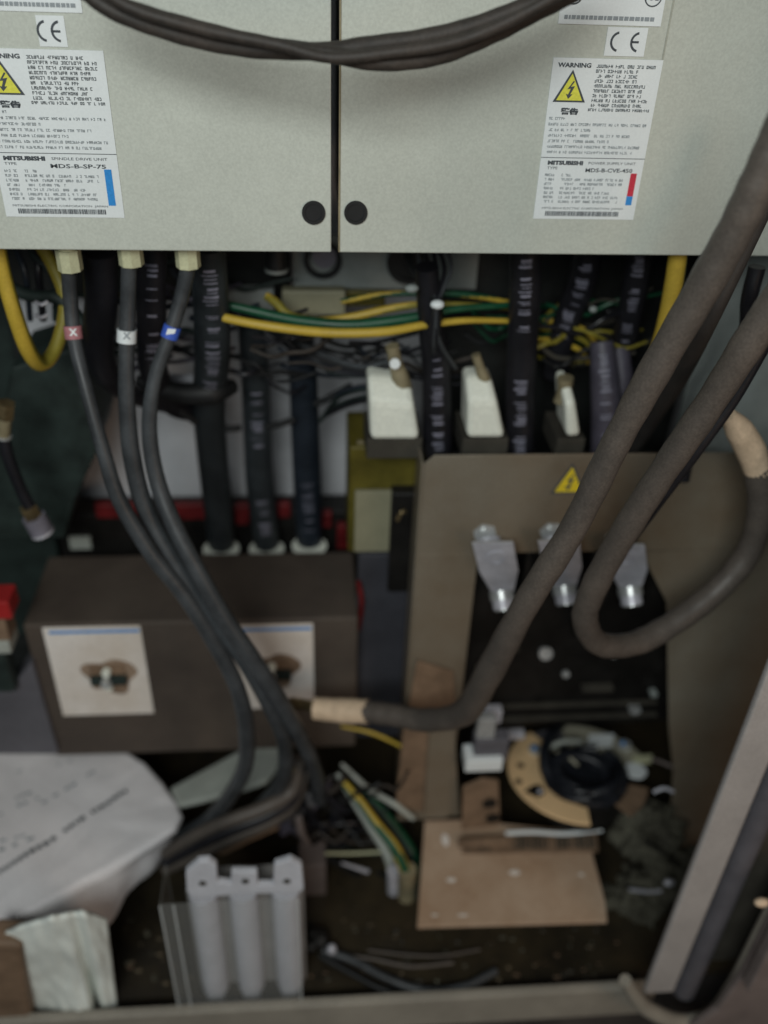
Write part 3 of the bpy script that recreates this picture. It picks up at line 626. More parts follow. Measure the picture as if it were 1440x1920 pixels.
t = thing('red_button_block', 'small block with a red top at the left edge beside the brown box', 'switch', V(0,1290,.1))
a = V(-30,1130,.06); b = V(24,1162,.06); MB().box((a.x,.06,b.z), (b.x,.10,a.z), 'red_bright').build('red_cap', t, bevel=.003)
a = V(-30,1165,.065); b = V(20,1205,.065); MB().box((a.x,.065,b.z), (b.x,.1,a.z), 'tan_board').build('block_body', t, bevel=.002)
a = V(-30,1206,.06); b = V(22,1226,.06); MB().box((a.x,.06,b.z), (b.x,.1,a.z), 'lever_grey').build('white_collar', t, bevel=.002)
a = V(-30,1228,.07); b = V(30,1300,.07); MB().box((a.x,.07,b.z), (b.x,.1,a.z), 'green_dark').build('green_base', t, bevel=.006)
solo(MB().prism([V(-30,1310,.09),V(20,1290,.09),V(60,1240,.09),V(110,1415,.09),V(-30,1415,.09)], (0,.05,0), 'pipe_grey'), 'grey_side_cover', 'lavender grey cover left of the brown box', 'cover', bevel=.003)

# terminal row with red cover behind the box
t = thing('red_terminal_row', 'black terminal row with red covers behind the brown box', 'terminal row', V(380,1040,.35))
a = V(100,965,.33); b = V(655,1045,.33); MB().box((a.x,.33,b.z), (b.x,.38,a.z), 'breaker_black').build('row_body', t, bevel=.003)
for x0_, x1_, y0_, y1_ in ((176,258,946,972),(318,385,946,975),(440,468,948,985),(520,545,945,972),(604,622,962,990),(632,655,985,1030)):
    a = V(x0_,y0_,.315); b = V(x1_,y1_,.315); MB().box((a.x,.315,b.z), (b.x,.329,a.z), 'red_plastic').build('red_cover', t, bevel=.003)
a = V(128,1010,.32); b = V(172,1030,.32); MB().box((a.x,.32,b.z), (b.x,.328,a.z), 'lever_grey').build('name_tag', t, bevel=.001)

# ------------------------------------------------------------------ brown box with stickers
t = thing('brown_box', 'dusty dark brown steel box with two white stickers', 'box', (V(350,1300,YBOX).x, YBOX+.1, V(350,1410,YBOX).z))
x0, x1 = V(40,1165,YBOX).x, V(672,1165,YBOX).x; yb = H(370,1038,ZBOX).y; zb = V(350,1410,YBOX).z
MB().box((x0,YBOX,zb), (x1,yb,ZBOX), 'box_brown').build('box_body', t, bevel=.004)
def sticker(quad, bx, by, name):
    y = YBOX-.001; P = [V(a_, b_, y) for a_, b_ in quad]
    z1 = max(P[0].z, P[1].z); z0 = (P[2].z+P[3].z)/2; xa = (P[0].x+P[3].x)/2; xb = (P[1].x+P[2].x)/2
    s_ = MB().add([(xa,y,z0),(xb,y,z0),(xb,y,z1),(xa,y,z1)], [(0,1,2,3)], 'sticker').build('white_sticker', t, smooth=False)
    MB().add([(xa+.008,y-.0004,z1-.0125),(xb-.002,y-.0004,z1-.0125),(xb-.002,y-.0004,z1-.007),(xa+.008,y-.0004,z1-.007)], [(0,1,2,3)], 'blue_ink').build('blue_line', s_, smooth=False)
    c = V(bx, by, y); w_ = .021
    m_ = MB(); pts_ = []
    for k in range(28):
        a_ = k/28*2*math.pi; q_ = .034*(1+.16*math.sin(3*a_+x0)+.10*math.sin(5*a_+1)+random.uniform(-.04,.04)); px_ = c.x+.004+math.cos(a_)*q_*1.1; pts_.append(Vector((min(px_,xb-.001), y-.0006, max(c.z+math.sin(a_)*q_, z0+.002))))
    m_.add(pts_, [list(range(28))], 'stain').build('rust_stain', s_, smooth=False)
    w_ = .025
    cl = MB().box((c.x-w_,y-.004,c.z-w_), (c.x+w_*1.05,y-.0005,c.z+w_), 'tan_board').build('terminal_base', t, bevel=.003)
    MB().box((c.x-w_*.95,y-.016,c.z-.007), (c.x+w_*1.15,y-.0042,c.z+.006), 'green_dark').build('clamp_bar', cl, bevel=.002)
    MB().cyl(c+Vector((0,-.022,.0)), c+Vector((0,-.004,.0)), .008, 'zinc', seg=6).build('clamp_nut', cl)
    MB().cyl(c+Vector((.0,-.012,-.015)), c+Vector((.001,-.0045,-.015)), .0065, 'cap_white', seg=16).build('screw_head', cl)
    MB().cyl(c+Vector((.0,-.012,.014)), c+Vector((.001,-.0045,.014)), .0065, 'cap_white', seg=16).build('screw_head', cl)
sticker([(80,1180),(285,1172),(268,1338),(118,1342)], 203, 1266, 'l')
sticker([(425,1174),(602,1168),(575,1325),(450,1330)], 510, 1256, 'r')

# ------------------------------------------------------------------ steel cover plate with opening
t = thing('steel_cover_plate', 'large brownish steel cover plate with a dark opening and a warning triangle', 'cover plate', (V(1100,1400,YP).x, YP, V(1100,1500,YP).z))
xa = V(796,865,YP).x; xb = xr-.003; zt = V(1080,852,YP).z; zbt = V(820,1535,YP).z; zb2 = V(1300,1700,YP).z
o = [V(890,1010,YP),V(893,985,YP),V(1180,985,YP),V(1215,1060,YP),V(1252,1130,YP),V(1250,1365,YP),V(1205,1450,YP),V(1205,1560,YP),V(866,1530,YP),V(876,1380,YP),V(886,1200,YP)]
m = MB()
# four strips round the opening
ox0 = V(884,1150,YP).x; ox1 = V(1250,1240,YP).x; oz1 = V(1040,1035,YP).z; r_c = .012
def sheet(poly, d=.003): m.prism(poly, (0,d,0), 'steel_plate')
A = lambda x, z: Vector((x, YP, z))
sheet([A(xa+r_c,zt), A(xa,zt-r_c), A(xa,oz1), A(xb,oz1), A(xb,zt)])
sheet([A(xa,oz1), A(xa,zbt), A(ox0,zbt), A(ox0,oz1)])
sheet([V(1203,1035,YP), V(1222,1075,YP), V(1250,1130,YP), V(1254,1365,YP), V(1262,1440,YP), V(1250,1700,YP), A(xb,zb2), A(xb,oz1)])
m.build('plate_sheet', t, bevel=.001)
MB().box((xa-.004,YP-.002,zbt), (xa-.0005,YP+.05,zt-.01), 'steel_plate').build('folded_edge', t, bevel=.001)
q0 = V(1032,925,YP-.001); q1 = V(1097,923,YP-.001); q2 = V(1076,868,YP-.001)
warn(lambda u, v: Vector((q0.x+(q1.x-q0.x)*u, YP-.0015, q0.z+(q2.z-q0.z)*v)), t, 'yellow_sign')
# lighter copper strip hanging at the lower left of the plate
c0 = V(748,1390,YP-.012); 
m = MB().prism([V(782,1240,YP-.008),V(850,1260,YP-.008),V(855,1360,YP-.008),V(830,1530,YP-.008),V(742,1512,YP-.008),V(755,1380,YP-.008)], (0,.004,0), 'tan_board')
solo(m, 'copper_strip', 'brownish copper strip standing left of the opening above the tray', 'strip', bevel=.001)
m = MB().prism([V(806,1365,YP-.014),V(852,1362,YP-.014),V(862,1530,YP-.014),V(795,1530,YP-.014)], (0,.004,0), 'steel_plate')
solo(m, 'grey_strip', 'grey strip overlapping the brownish copper one above the tray', 'strip', bevel=.001)

# circuit breaker body
t = thing('circuit_breaker', 'black circuit breaker body set in the opening of the steel plate', 'circuit breaker', (V(1060,1380,.09).x,.12,V(1060,1400,.09).z))
a = V(860,960,.09); b = V(1330,1350,.09)
MB().box((a.x,.09,b.z), (b.x,.17,a.z), 'breaker_black').build('breaker_body', t, bevel=.004)
for yy in (1326,1350): p = V(900,yy,.084); q = V(1230,yy-6,.084); MB().box((p.x,.080,p.z-.0012), (q.x,.089,p.z+.0012), 'seam_dark').build('body_rib', t, bevel=.0005)
for (x, y, r, mt) in ((1022,1223,13,'zinc'),(900,1252,9,'cap_beige')):
    p = V(x,y,.088); MB().cyl(p, p+Vector((0,-.006,.002)), rad(2*r,p), mt, seg=18).build('screw', t)
p0 = V(885,1180,.085); 
for xx in (985,1105): 
    p = V(xx,1010,.088); q = V(xx+8,1170,.088); MB().box((p.x-.004,.055,q.z), (p.x+.004,.0895,p.z), 'breaker_black').build('barrier', t, bevel=.001)
for (x, y, w_, h_, mt) in ((905,1300,30,10,'bracket_grey'),(960,1378,46,12,'lug_tin'),(1190,1330,20,9,'zinc'),(1225,1300,12,8,'bracket_grey'),(960,1215,26,10,'seam_dark'),(1120,1290,60,8,'seam_dark')):
    p = V(x,y,.080); MB().box((p.x-rad(w_,p),.074,p.z-rad(h_,p)), (p.x+rad(w_,p),.0885,p.z+rad(h_,p)), mt).build('added_tab', t, bevel=.001)  # small tabs added for metallic glints and dark detail
for (x, y) in ((905,1300),(1190,1331),(1060,1262),(1150,1225)):
    p = V(x,y,.073); MB().cyl(p, p+Vector((0,-.005,.001)), rad(15,p), 'zinc', seg=6).build('screw', t)  # zinc hex heads added as glints on the black body
# three busbar terminals
gt = 'silver terminals in the opening of the steel plate'
def term(label, cx, top, tipx, tipy, plate_=True, mt='lug_tin'):
    t = thing('busbar_terminal', label, 'terminal', V(cx,tipy,.045), gt)
    p = V(cx-10,top,.055)
    MB().cyl(p+Vector((0,.03,0)), p+Vector((0,-.006,-.001)), rad(46,p), 'zinc', seg=6).cyl(p+Vector((0,-.006,-.001)), p+Vector((0,-.010,-.001)), rad(26,p), 'zinc', seg=16).build('hex_bolt', t)
    a = V(cx+6,top+22,.012); b = V(tipx,tipy-16,.040); r = rad(80,a)
    X = Vector((1,0,0)); L_ = b-a
    P = [a-X*r+L_*.0, a+X*r, a+X*r+L_*.55, b+X*r*.55, b-X*r*.55, a-X*r*.95+L_*.55]
    pl = MB().prism(P, (0,.006,-.001), mt, side='zinc').build('terminal_plate', t, bevel=.002)
    c = a+L_*.28+Vector((0,-.0006,0)); MB().ring(c, (0,-1,-.2), rad(40,c), rad(30,c), .0014, 'lug_tin').build('stamped_ring', pl)
    MB().tube([V(cx-6,top+18,.045), V(cx-2,top+36,.035)], rad(56,a), 'lug_tin', seg=18, sub=2).build('upper_barrel', t)
    q = V(tipx-3,tipy-22,.045); q2 = V(tipx+2,tipy+12,.028)
    MB().cyl(q, q.lerp(q2,.5), rad(46,q), 'zinc', seg=24).cyl(q.lerp(q2,.5), q2, rad(40,q), 'lug_tin', seg=20).ring(q2, q2-q, rad(34,q), rad(20,q), .002, 'zinc').build('stud_nut', t)
    MB().cyl(q.lerp(q2,.9), q2+(q2-q)*.08, rad(22,q), 'seam_dark').build('stud_hole', t)
term('silver terminal with stamped ring plate, leftmost of three and fully in view', 918, 995, 943, 1130)
term('silver terminal half hidden behind the diagonal cable, middle of three', 1042, 992, 1060, 1120)
term('silver terminal right of the hooked cable, rightmost of three', 1165, 1000, 1183, 1122)

# small silver connector above the variac
t = thing('small_terminal_block', 'small silver terminal with a white foot left of the round ring', 'terminal', V(910,1445,.02))
c = V(915,1365,.02); MB().box((c.x-.016,.02,V(905,1388,.02).z), (c.x+.012,.035,V(905,1350,.02).z), 'zinc').build('clamp', t, bevel=.002)
a = V(892,1390,.015); b = V(950,1428,.015); MB().box((a.x,.015,b.z), (b.x,.04,a.z), 'pipe_grey').build('terminal_body', t, bevel=.003)
a = V(874,1428,.005); b = V(941,1446,.005); MB().box((a.x,.005,b.z), (b.x,.04,a.z), 'label_white').build('white_foot', t, bevel=.002)
a = V(898,1330,.05); b = V(938,1352,.05); MB().box((a.x,.045,b.z), (b.x,.06,a.z), 'lug_tin').build('upper_tab', t, bevel=.001)

# ------------------------------------------------------------------ tray
t = thing('mounting_tray', 'brown flat metal tray sticking out at the bottom below the round ring', 'tray', H(960,1640,ZT))
P = [H(796,1538,ZT), H(865,1536,ZT), H(1105,1560,ZT), H(1112,1605,ZT), H(1135,1690,ZT), H(1139,1728,ZT), H(782,1738,ZT)]
MB().prism(P, (0,0,-.006), 'tray_brown').build('tray_plate', t, bevel=.0015)
m = MB()
for (x, y, w_, h_) in ((846,1650,.013,.004),(965,1636,.016,.005),(1090,1640,.008,.003),(815,1716,.010,.002),(868,1716,.014,.002),(835,1575,.010,.012)):
    c = H(x,y,ZT+.0015); m.add([c+Vector((math.cos(a_)*w_*.6, math.sin(a_)*h_, 0)) for a_ in [k*math.pi/6 for k in range(12)]], [list(range(12))], 'sticker')
m.build('worn_spots', t, smooth=False)
# name plate strip (marking strip with bars) lying at the back of tray
t2 = thing('marking_strip', 'dark brown marking strip with bar marks at the back of the tray', 'strip', H(990,1585,ZT+.004))
a = H(866,1600,ZT+.003); b = H(1122,1596,ZT+.003); c = H(1118,1560,ZT+.003); d = H(868,1564,ZT+.003)
MB().prism([a,b,c,d], (0,0,-.0025), 'tan_board').build('strip_base', t2, smooth=False)
m = MB(); u = .02
while u < .97:
    w_ = random.choice([.010,.018,.028])
    if not (.22 < u < .36) and not (.62 < u < .68):
        f = lambda u_, v_: (a.lerp(b,u_)).lerp(d.lerp(c,u_), v_)+Vector((0,0,.0006))
        m.add([f(u,.15), f(u+w_,.15), f(u+w_,.85), f(u,.85)], [(0,1,2,3)], 'seam_dark')
    u += w_+random.choice([.010,.016])
m.build('bar_marks', t2, smooth=False)

# ------------------------------------------------------------------ variac / round ring
ZR = ZT+.062
cR = H(1088,1462,ZR); t = thing('ring_transformer', 'round transformer with cream ring and black coil above the tray', 'transformer', (cR.x,cR.y,ZT)); ringroot = t
eR = H(1222,1462,ZR); RR_ = (eR-cR).length
MB().cyl((cR.x,cR.y,ZT+.001), (cR.x,cR.y,ZR-.01), RR_*.62, 'breaker_black', seg=48).build('core', t)
# ring is cut at left (cream) and top right (grey)
MB().ring((cR.x,cR.y,ZR-.004), (0,0,1), RR_, RR_*.56, .005, 'copper_cream', seg=24, a0=120, a1=262).build('cream_ring', t)
MB().ring((cR.x,cR.y,ZR-.004), (0,0,1), RR_, RR_*.40, .005, 'aluminium_ring', seg=24, a0=8, a1=92).build('grey_ring', t)
MB().ring((cR.x,cR.y,ZR-.012), (0,0,1), RR_*.92, RR_*.66, .005, 'tan_board', seg=24, a0=300, a1=340).build('lower_ring', t)
MB().ring((cR.x,cR.y,ZR-.004), (0,0,1), RR_*.95, RR_*.60, .004, 'pipe_grey', seg=12, a0=92, a1=120).build('ring_tab', t)
m = MB(); Rc = RR_*.50
for k in range(9):
    ph = random.random()*6.28; pts = []; hh = random.uniform(0,.052)
    rk = Rc*random.uniform(.62,1.0); ox, oy = random.uniform(-.008,.008), random.uniform(-.012,.008)
    for j in range(13):
        a_ = j/12*2*math.pi*.96+ph; pts.append(Vector((cR.x+ox-.006+math.cos(a_)*rk*(1+.06*math.sin(3*a_)), cR.y+oy-.030+math.sin(a_)*rk*.92, ZR-.004+hh*.7+.006*math.sin(2*a_+k))))
    m.tube(pts, random.uniform(.0055,.009), 'coil_black', seg=10, sub=5)
m.cyl((cR.x-.01,cR.y-.018,ZR-.01), (cR.x-.01,cR.y-.018,ZR+.010), Rc*.62, 'coil_black')
m.tube([H(1035,1500,ZR+.01),H(1022,1450,ZR+.03),H(1030,1405,ZR+.04),H(1048,1375,ZR+.03),H(1060,1350,ZR+.0)], .009, 'coil_black', seg=12)
m.build('black_coil', t)
t.rotation_euler = (math.radians(-10), 0, 0); t.location.z += .012; t.location.y -= .002
def onring(px, py, dz=0): return H(px, py, ZR+dz)
a = onring(1105,1382,.004); 
MB().prism([onring(1108,1380,.003),onring(1155,1379,.003),onring(1150,1407,.003),onring(1101,1408,.003)], (0,0,-.002), 'label_white').build('white_tag', t, smooth=False)
MB().prism([onring(1188,1428,.004),onring(1225,1426,.004),onring(1222,1443,.004),onring(1186,1444,.004)], (0,0,-.003), 'gland_cream').build('cream_tab', t, smooth=False)
c = onring(1192,1461,.004); MB().cyl(c, c+Vector((0,0,-.003)), rad(42,c), 'label_white').build('white_disc', t)
for (x, y) in ((1005,1418),(1172,1408)):
    c = onring(x,y); MB().cyl(c+Vector((0,0,.001)), c+Vector((0,0,.008)), rad(27,c), 'zinc', seg=6).ball(c+Vector((-.003,0,.009)), .0035, 'blue_ink').build('ring_bolt', t)
for (x, y, r) in ((977,1449,9),(972,1485,9)):
    c = onring(x,y,.0013); MB().cyl(c, c+Vector((0,0,.0008)), rad(r*1.6,c), 'tray_dark').build('ring_hole', t)
m = MB().add([onring(982,1507,.0016),onring(1000,1492,.0016),onring(1014,1492,.0016),onring(1022,1512,.0016),onring(1008,1521,.0016)], [(0,1,2,3,4)], 'breaker_black'); m.build('ring_notch', t, smooth=False)
c = onring(1012,1507,.004); MB().ball(c, .005, 'lug_tin', (1,1,.6)).build('notch_screw', t)
MB().tube([onring(1045,1426,.03), onring(1065,1438,.034), onring(1085,1458,.03)], .003, 'aluminium_ring', seg=10).build('lever_arm', t)
MB().tube([onring(1032,1415,.022), onring(1060,1404,.03), onring(1092,1402,.022)], .0045, 'lever_grey', seg=10).build('lead_loop', t)
MB().tube([onring(1222,1435,.0), onring(1245,1445,.004), onring(1268,1458,.0)], .0030, 'rim_pink', seg=8).build('lead_out', t)
# white strip under the ring
a = H(948,1562,ZT+.012); b = H(1128,1556,ZT+.012)
solo(MB().tube([a, H(1000,1560,ZT+.012), H(1060,1563,ZT+.011), b], .0036, 'label_white', seg=8), 'white_edge_strip', 'thin white strip lying along the foot of the round transformer', 'strip')
# brown brackets left of the ring
t = thing('tan_bracket', 'tan bracket with two dark holes left of the cream ring', 'bracket', V(905,1560,.02))
MB().prism([V(868,1478,.01),V(905,1462,.01),V(935,1466,.01),V(938,1548,.01),V(866,1556,.01)], (0,.006,0), 'tan_board').build('bracket_plate', t, bevel=.001)
for (x, y) in ((918,1506),(924,1534)): c = V(x,y,.009); MB().cyl(c, c+Vector((0,-.001,0)), rad(28,c), 'breaker_black').build('bracket_hole', t)
a = H(866,1564,ZT+.002)
MB().box((V(862,1562,.0).x,-.005,ZT+.0005), (V(955,1562,0).x,.009,ZT+.012), 'tan_board').build('bracket_foot', t, bevel=.002)

# ------------------------------------------------------------------ dusty things to the right of the tray
def lumpy(px, py, y, w, h, d, mt, seed, label, name):
    random.seed(seed); bm = bmesh.new(); bmesh.ops.create_icosphere(bm, subdivisions=5, radius=1)
    c = V(px, py, y); from mathutils import noise
    vs = []
    for v in bm.verts:
        n = noise.noise(v.co*2.3+Vector((seed,0,0)))*.55+noise.noise(v.co*6+Vector((0,seed,0)))*.22+noise.noise(v.co*14)*.08
        p = v.co*(1+n); vs.append(c+Vector((p.x*w, p.y*d, p.z*h)))
    m = MB().add(vs, [[v.index for v in f.verts] for f in bm.faces], mt); bm.free()
    return solo(m, name, label, 'rag', ang=80)
lumpy(1215,1560,.03,.055,.045,.05,'dusty',3,'dusty dark rag heap right of the round transformer','dusty_rag')
lumpy(1190,1690,-.03,.050,.05,.05,'dusty',11,'oily crumpled rag between the tray and the door post','dusty_rag')
lumpy(1270,1640,-.02,.045,.05,.05,'dusty',21,'grey dusty rag pressed against the door post','dusty_rag')
m = MB()
for (L_) in ([(1210,1575),(1245,1600),(1270,1625)],[(1180,1668),(1220,1672),(1255,1668)],[(1225,1485),(1245,1478),(1262,1484)]):
    m.tube(path([(x,y,-.05) for x,y in L_]), rad(7,V(1200,1600,-.05)), 'lug_tin' if L_[0][0]!=1210 else 'breaker_black', seg=8)
solo(m, 'loose_wire_ends', 'short loose wire ends lying on the dusty rags', 'wires')
p = V(1254,1655,-.08); solo(MB().ball(p,.006,'lug_tin',(1.4,1,1),.1), 'small_bolt', 'small silver bolt on the rags beside the door post', 'bolt')
a = V(1340,500,.13)
solo(MB().box((V(1330,560,.14).x,.14,V(1400,860,.14).z), (xr-.005,.15,V(1400,400,.14).z), 'bracket_grey'), 'right_backing_plate', 'light grey plate behind the hooked cable at the right edge', 'plate', bevel=.002)
solo(MB().tube(path([(1420,500,-.02),(1405,560,-.02),(1395,640,-.0),(1340,720,.02),(1300,800,.05),(1280,900,.04)]), rad(30,V(1400,600,0)), 'cable_black', seg=14), 'inner_black_cable', 'black cable running between the two big brown cables', 'cable')  # black cable set between the two brown ones

# ------------------------------------------------------------------ lower left: carton, lever, strips
ZC = ZT+.06
top = [(-90,1395),(60,1412),(238,1414),(268,1432),(300,1468),(330,1508),(337,1532),(325,1558),(262,1595),(120,1668),(0,1738),(-130,1800)]
P = [H(x,y,ZC) for x, y in top]
low = []
cen = Vector((sum(p.x for p in P)/len(P), sum(p.y for p in P)/len(P), 0))
for x_, y_ in [(-90,1420),(60,1425),(225,1440),(262,1465),(300,1500),(322,1540),(336,1562),(318,1590),(262,1655),(188,1745),(0,1792),(-130,1840)]: low.append(H(x_, y_, ZC-.085))
from mathutils import noise
def resamp(L_, n_):
    L_ = L_+[L_[0]]; d_ = [0]
    for a_, b_ in zip(L_, L_[1:]): d_.append(d_[-1]+(b_-a_).length)
    out = []
    for k in range(n_):
        t_ = d_[-1]*k/n_; i_ = max(q for q in range(len(d_)-1) if d_[q] <= t_)
        out.append(L_[i_].lerp(L_[i_+1], (t_-d_[i_])/max(1e-9, d_[i_+1]-d_[i_])))
    return out
NB = 96
def zf(x, y):
    p_ = Vector((x*11, y*11, 3.1)); r1 = abs(noise.noise(p_)); r2 = abs(noise.noise(p_*2.3+Vector((5,1,2))))
    return ZC + .007*noise.noise(p_*.8) - .004*noise.noise(p_*2.3)*(1-r1) + .0012*noise.noise(p_*5)
TB = []
k_ = 0
Pr = []; Lr = []
for i_ in range(len(P)):
    a_, b_ = P[i_], P[(i_+1) % len(P)]; c_, d_ = low[i_], low[(i_+1) % len(P)]
    for q in range(8): Pr.append(a_.lerp(b_, q/8)); Lr.append(c_.lerp(d_, q/8))
NB = len(Pr); c0_ = Vector((cen.x, cen.y, ZC)); rings_ = []
for r_k in (.06,.15,.25,.36,.48,.58,.68,.77,.85,.91,.96,.99): rings_.append([Vector((c0_.x+(p.x-c0_.x)*r_k, c0_.y+(p.y-c0_.y)*r_k, 0)) for p in Pr])
for R1 in rings_:
    for p in R1: p.z = zf(p.x, p.y)
for q in (.04,.12,.22,.34,.48,.64,.82,1.0):
    R1 = []
    for a_, b_ in zip(Pr, Lr):
        p = a_.lerp(b_, q); nn = noise.noise(p*14+Vector((2,0,7)))*.012*min(1, q*3)+noise.noise(p*38)*.004*min(1, q*3)
        o_ = Vector((p.x-c0_.x, p.y-c0_.y, 0)).normalized(); R1.append(p+o_*(nn+.006*math.sin(min(1,q*4)*math.pi))+Vector((0,0,(zf(a_.x,a_.y)-ZC)*(1-q))))
    rings_.append(R1)
m = MB(); vs_ = [p for R1 in rings_ for p in R1]; vs_.append(Vector((c0_.x, c0_.y, zf(c0_.x, c0_.y)))); fs_ = [((i_+1) % NB, i_, len(vs_)-1) for i_ in range(NB)]
for k in range(len(rings_)-1):
    for i_ in range(NB): fs_.append((k*NB+i_, k*NB+(i_+1) % NB, (k+1)*NB+(i_+1) % NB, (k+1)*NB+i_))
m.add(vs_, fs_, 'carton'); m.m = [m.mi('carton')]*len(m.f)
t = thing('printed_bag', 'crumpled white printed bag lying in the lower left corner', 'bag', (cen.x,cen.y,ZC-.085))
m.build('bag_body', t, ang=180)
m = MB()
def row(x0_, y0_, x1_, y1_, w_, mt='ink_grey', dens=.8):
    a = H(x0_,y0_,ZC+.0012); b = H(x1_,y1_,ZC+.0012); L_ = (b-a).length; d = (b-a)/L_; s_ = Vector((-d.y,d.x,0)); u = 0
    while u < L_:
        l = random.uniform(.004,.010)
        if random.random() < dens: m.add([Vector((q_.x, q_.y, zf(q_.x, q_.y)+.0012)) for q_ in (a+d*u, a+d*(u+l), a+d*(u+l)+s_*w_, a+d*u+s_*w_)], [(0,1,2,3)], mt)
        u += l+.003
row(0,1640,235,1490,.008,'ink',.95); row(0,1530,120,1478,.005,dens=.7); row(0,1600,60,1575,.006,dens=.7); row(30,1500,70,1482,.005); row(80,1508,178,1452,.005,dens=.6); row(0,1582,70,1562,.004,'ink_grey',.5); row(0,1460,40,1446,.003,dens=.5); row(100,1440,150,1424,.003,dens=.5)
m.build('printed_text', t, smooth=False)
# crumpled white bag below
yq = -.165
m = MB(); NC, NR = 40, 22
def edge(L_, t_):
    f_ = t_*(len(L_)-1); i_ = min(int(f_), len(L_)-2); return [L_[i_][q]+(L_[i_+1][q]-L_[i_][q])*(f_-i_) for q in range(2)]
tp = [(-10,1760),(40,1738),(95,1722),(150,1712),(200,1728)]; bt = [(82,1918),(115,1905),(150,1900),(185,1896),(220,1898)]
vs_ = []
for r in range(NR+1):
    for c in range(NC+1):
        u_, v_ = c/NC, r/NR; a_ = edge(tp, u_); b_ = edge(bt, u_)
        fold = -.022*math.sin(math.pi*u_)*(1-.4*v_)+.026*math.exp(-((u_-.70-.04*v_)/.045)**2)*(.3+v_)+.012*noise.noise(Vector((u_*3.2, v_*2.5, 1)))+.004*noise.noise(Vector((u_*11, v_*7, 4)))
        vs_.append(V(a_[0]+(b_[0]-a_[0])*v_, a_[1]+(b_[1]-a_[1])*v_, yq+fold))
W_ = NC+1; n0 = len(vs_); vs_ += [p+Vector((0,.006,0)) for p in vs_]
fs_ = [(r*W_+c, r*W_+c+1, (r+1)*W_+c+1, (r+1)*W_+c) for r in range(NR) for c in range(NC)]
fs_ += [(n0+q[3], n0+q[2], n0+q[1], n0+q[0]) for q in fs_]
bd = [c for c in range(NC+1)]+[r*W_+NC for r in range(1,NR+1)]+[NR*W_+c for c in range(NC-1,-1,-1)]+[r*W_ for r in range(NR-1,0,-1)]
for a_, b_ in zip(bd, bd[1:]+bd[:1]): fs_.append((b_, a_, n0+a_, n0+b_))
m.add(vs_, fs_, 'plastic_white'); solo(m, 'plastic_sheet', 'pleated white plastic sheet hanging below the printed bag', 'plastic sheet', ang=180)
solo(MB().prism([V(-20,1770,-.19),V(40,1775,-.19),V(48,1850,-.19),V(60,1925,-.19),V(-20,1925,-.19)], (0,.04,0), 'tan_board'), 'brown_block', 'brownish block in the bottom left corner', 'block', bevel=.006)
# grey lever/scoop
ZL = ZT+.035
def prism_h(L_, z, h, mt, **k): return MB().prism([H(x,y,z) for x, y in L_], (0,0,-h), mt)
solo(prism_h([(318,1476),(400,1432),(470,1394),(505,1381),(524,1390),(530,1412),(520,1440),(500,1464),(455,1480),(380,1500),(335,1510)], ZL+.03, .012, 'lever_grey'), 'plastic_lever', 'pale grey plastic lever with rounded end beside the carton', 'lever', bevel=.005)
solo(prism_h([(388,1592),(440,1560),(500,1532),(540,1512),(546,1532),(520,1552),(470,1574),(420,1600)], ZT+.01, .006, 'tan_board'), 'tan_strip', 'torn tan strip lying below the plastic lever', 'strip', bevel=.001)
for k, (dx, dy, lb) in enumerate([(0,0,'upper dark cable curling behind the plastic lever'),(20,26,'middle dark cable curling behind the plastic lever'),(40,50,'lower dark cable curling behind the plastic lever')]):
    cable('curled_cable', lb, [(560+dx*.3,1420+dy*.4,.04),(548,1480+dy*.5,.02),(500,1512+dy*.6,.0),(430,1538+dy*.7,-.01),(370+dx*.4,1565+dy*.6,-.01),(310,1600+dy*.6,.0)], [26,28,28,26,24,22], 'cable_brown' if k != 1 else 'cable_black', group='dark cables behind the plastic lever')
m = MB()
random.seed(4)
for k in range(16):
    x = 560+random.uniform(-25,70); y = 1430+random.uniform(-10,110)
    m.tube(path([(x,y,.06),(x+random.uniform(-30,30),y+random.uniform(10,40),.05),(x+random.uniform(-50,40),y+random.uniform(40,80),.05)]), rad(random.uniform(12,26),V(x,y,.05)), random.choice(['cable_black','cable_grey','breaker_black','cable_purple']), seg=10, sub=5)
solo(m, 'tangled_leads', 'dark tangle of leads where the three marked leads end', 'wires')
solo(MB().ball(V(545,1442,.02), .006, 'tag_beige', (1,1,1), .12), 'small_clip', 'small pale clip on the dark tangle of leads', 'clip')
solo(MB().tube(path([(560,1535,.0),(565,1560,.0),(578,1582,.0)]), [.006,.007,.004], 'rim_pink', seg=10), 'bare_lead_end', 'short pinkish lead end below the dark tangle', 'wire')
solo(MB().tube(path([(610,1600,.02),(660,1600,.02),(725,1597,.02)]), .0024, 'gland_cream', seg=8), 'cream_rod', 'thin cream rod lying left of the wire ends', 'rod')
solo(MB().tube(path([(640,1618,.0),(665,1626,.0),(690,1634,.0)]), [.002,.003,.0042], 'lug_tin', seg=8), 'small_pin', 'small silver pin below the cream rod', 'pin')

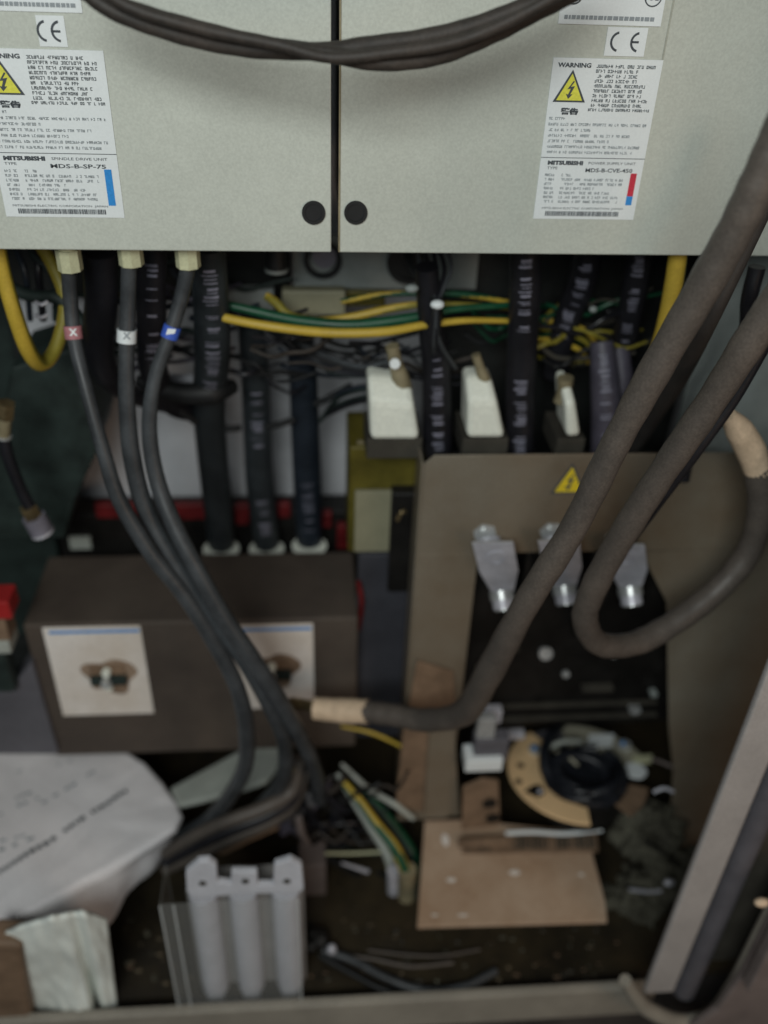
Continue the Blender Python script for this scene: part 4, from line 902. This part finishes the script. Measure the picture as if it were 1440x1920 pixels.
# ------------------------------------------------------------------ three-barrel block with clear cover
t = thing('three_column_block', 'block of three white columns under a clear cover on the cabinet floor', 'terminal block', V(450,1870,-.155))
yk = -.155
zt_ = V(450,1680,yk).z; zb_ = V(450,1868,yk).z
for x in (385,463,540):
    x_ = V(x+6 if x<450 else x, 1760, yk).x; w_ = rad(52,V(x,1760,yk))
    MB().tube([(x_,yk+.010,zb_),(x_,yk+.010,zt_)], w_, 'capacitor_white', seg=24, sub=1).build('white_column', t)
a = V(350,1680,yk+.012); b = V(570,1680,yk+.012); MB().box((a.x,yk+.012,zb_), (b.x,yk+.05,zt_-.001), 'capacitor_grey').build('back_body', t, bevel=.002)
zz = yk-.006
sil = [(350,1672),(348,1636),(372,1616),(392,1614),(406,1624),(408,1655),(432,1658),(434,1636),(482,1636),(484,1660),(512,1660),(514,1622),(545,1612),(566,1624),(570,1668),(560,1676),(470,1676),(395,1682),(380,1690),(365,1688)]
br = MB().prism([V(x,y,zz) for x, y in sil], (0,.010,0), 'capacitor_white').build('top_bracket', t, bevel=.002)
for (x, y) in ((380,1656),(460,1652),(538,1652)): c = V(x,y,zz-.0005); MB().cyl(c, c+Vector((0,-.001,0)), rad(14,c), 'seam_dark').build('screw_hole', br)
a = V(298,1690,yk-.03); b = V(560,1690,yk-.03); zc0 = V(450,1888,yk-.03).z; zc1 = V(450,1688,yk-.03).z
MB().box((a.x,yk-.032,zc0), (b.x,yk-.030,zc1), 'clear_cover').build('clear_cover', t, smooth=False)
for x_ in (a.x, a.x+.018, b.x-.002):
    MB().box((x_,yk-.0345,zc0), (x_+.0022,yk-.0325,zc1), 'clear_edge').build('cover_edge', t, smooth=False)
MB().box((a.x,yk-.029,zc0), (a.x+.002,yk+.03,zc1), 'clear_cover').build('cover_side', t, smooth=False)
a = V(560,1625,.0); b = V(612,1750,.0); solo(MB().box((a.x,.0,b.z), (b.x,.05,a.z), 'rim_pink'), 'dull_pink_block', 'dull pink block right of the three white columns', 'block', bevel=.003)
random.seed(33); m = MB()
for k in range(130):
    x, y = random.uniform(230,1160), random.uniform(1720,1850); p = H(x,y,ZFL+.002); r_g = random.uniform(.0008,.0035)
    m.ball(p, r_g, random.choice(['dusty','tray_dark','seam_dark','side_brown']), (random.uniform(.7,2.2),random.uniform(.7,1.6),.6), .2)
tag(m.build('floor_grit', None, loc=H(700,1800,ZFL)), None, None, kind='stuff')
# floor cables
gf = 'thin dark cables on the cabinet floor'
for k, (lb, L_, mt, w_) in enumerate([('grey cable sagging across the cabinet floor', [(605,1782),(660,1800),(730,1836),(800,1858),(870,1850),(930,1820)], 'cable_thin', 15),
        ('black cable just under the grey one on the cabinet floor', [(600,1792),(650,1820),(720,1856),(790,1872),(880,1862)], 'black_rubber', 12),
        ('thin brown cable curving above the grey floor cable', [(630,1790),(700,1798),(770,1812),(850,1805)], 'cable_brown', 7),
        ('faint thin cable highest on the cabinet floor', [(690,1782),(760,1790),(830,1792),(900,1780)], 'cable_brown', 5)]):
    P = [H(x,y,ZFL+.012) for x, y in L_]; solo(MB().tube(P, rad(w_,P[0]), mt, seg=10), 'floor_cable', lb, 'cable', gf)
t = thing('floor_connector', 'black plug with a pale tip at the start of the floor cables', 'plug', H(595,1790,ZFL+.01))
m = MB()
for k in range(6): m.ball(H(592+random.uniform(-14,14),1775+random.uniform(-25,25),ZFL+.02), .013, 'breaker_black', (1,1,.8), .1)
m.build('plug_body', t); MB().ball(H(622,1780,ZFL+.026), .008, 'lug_tin', (1,1,1.3), .08).build('pale_tip', t)
for o_ in bpy.data.objects:
    if '_w' in o_: del o_['_w']
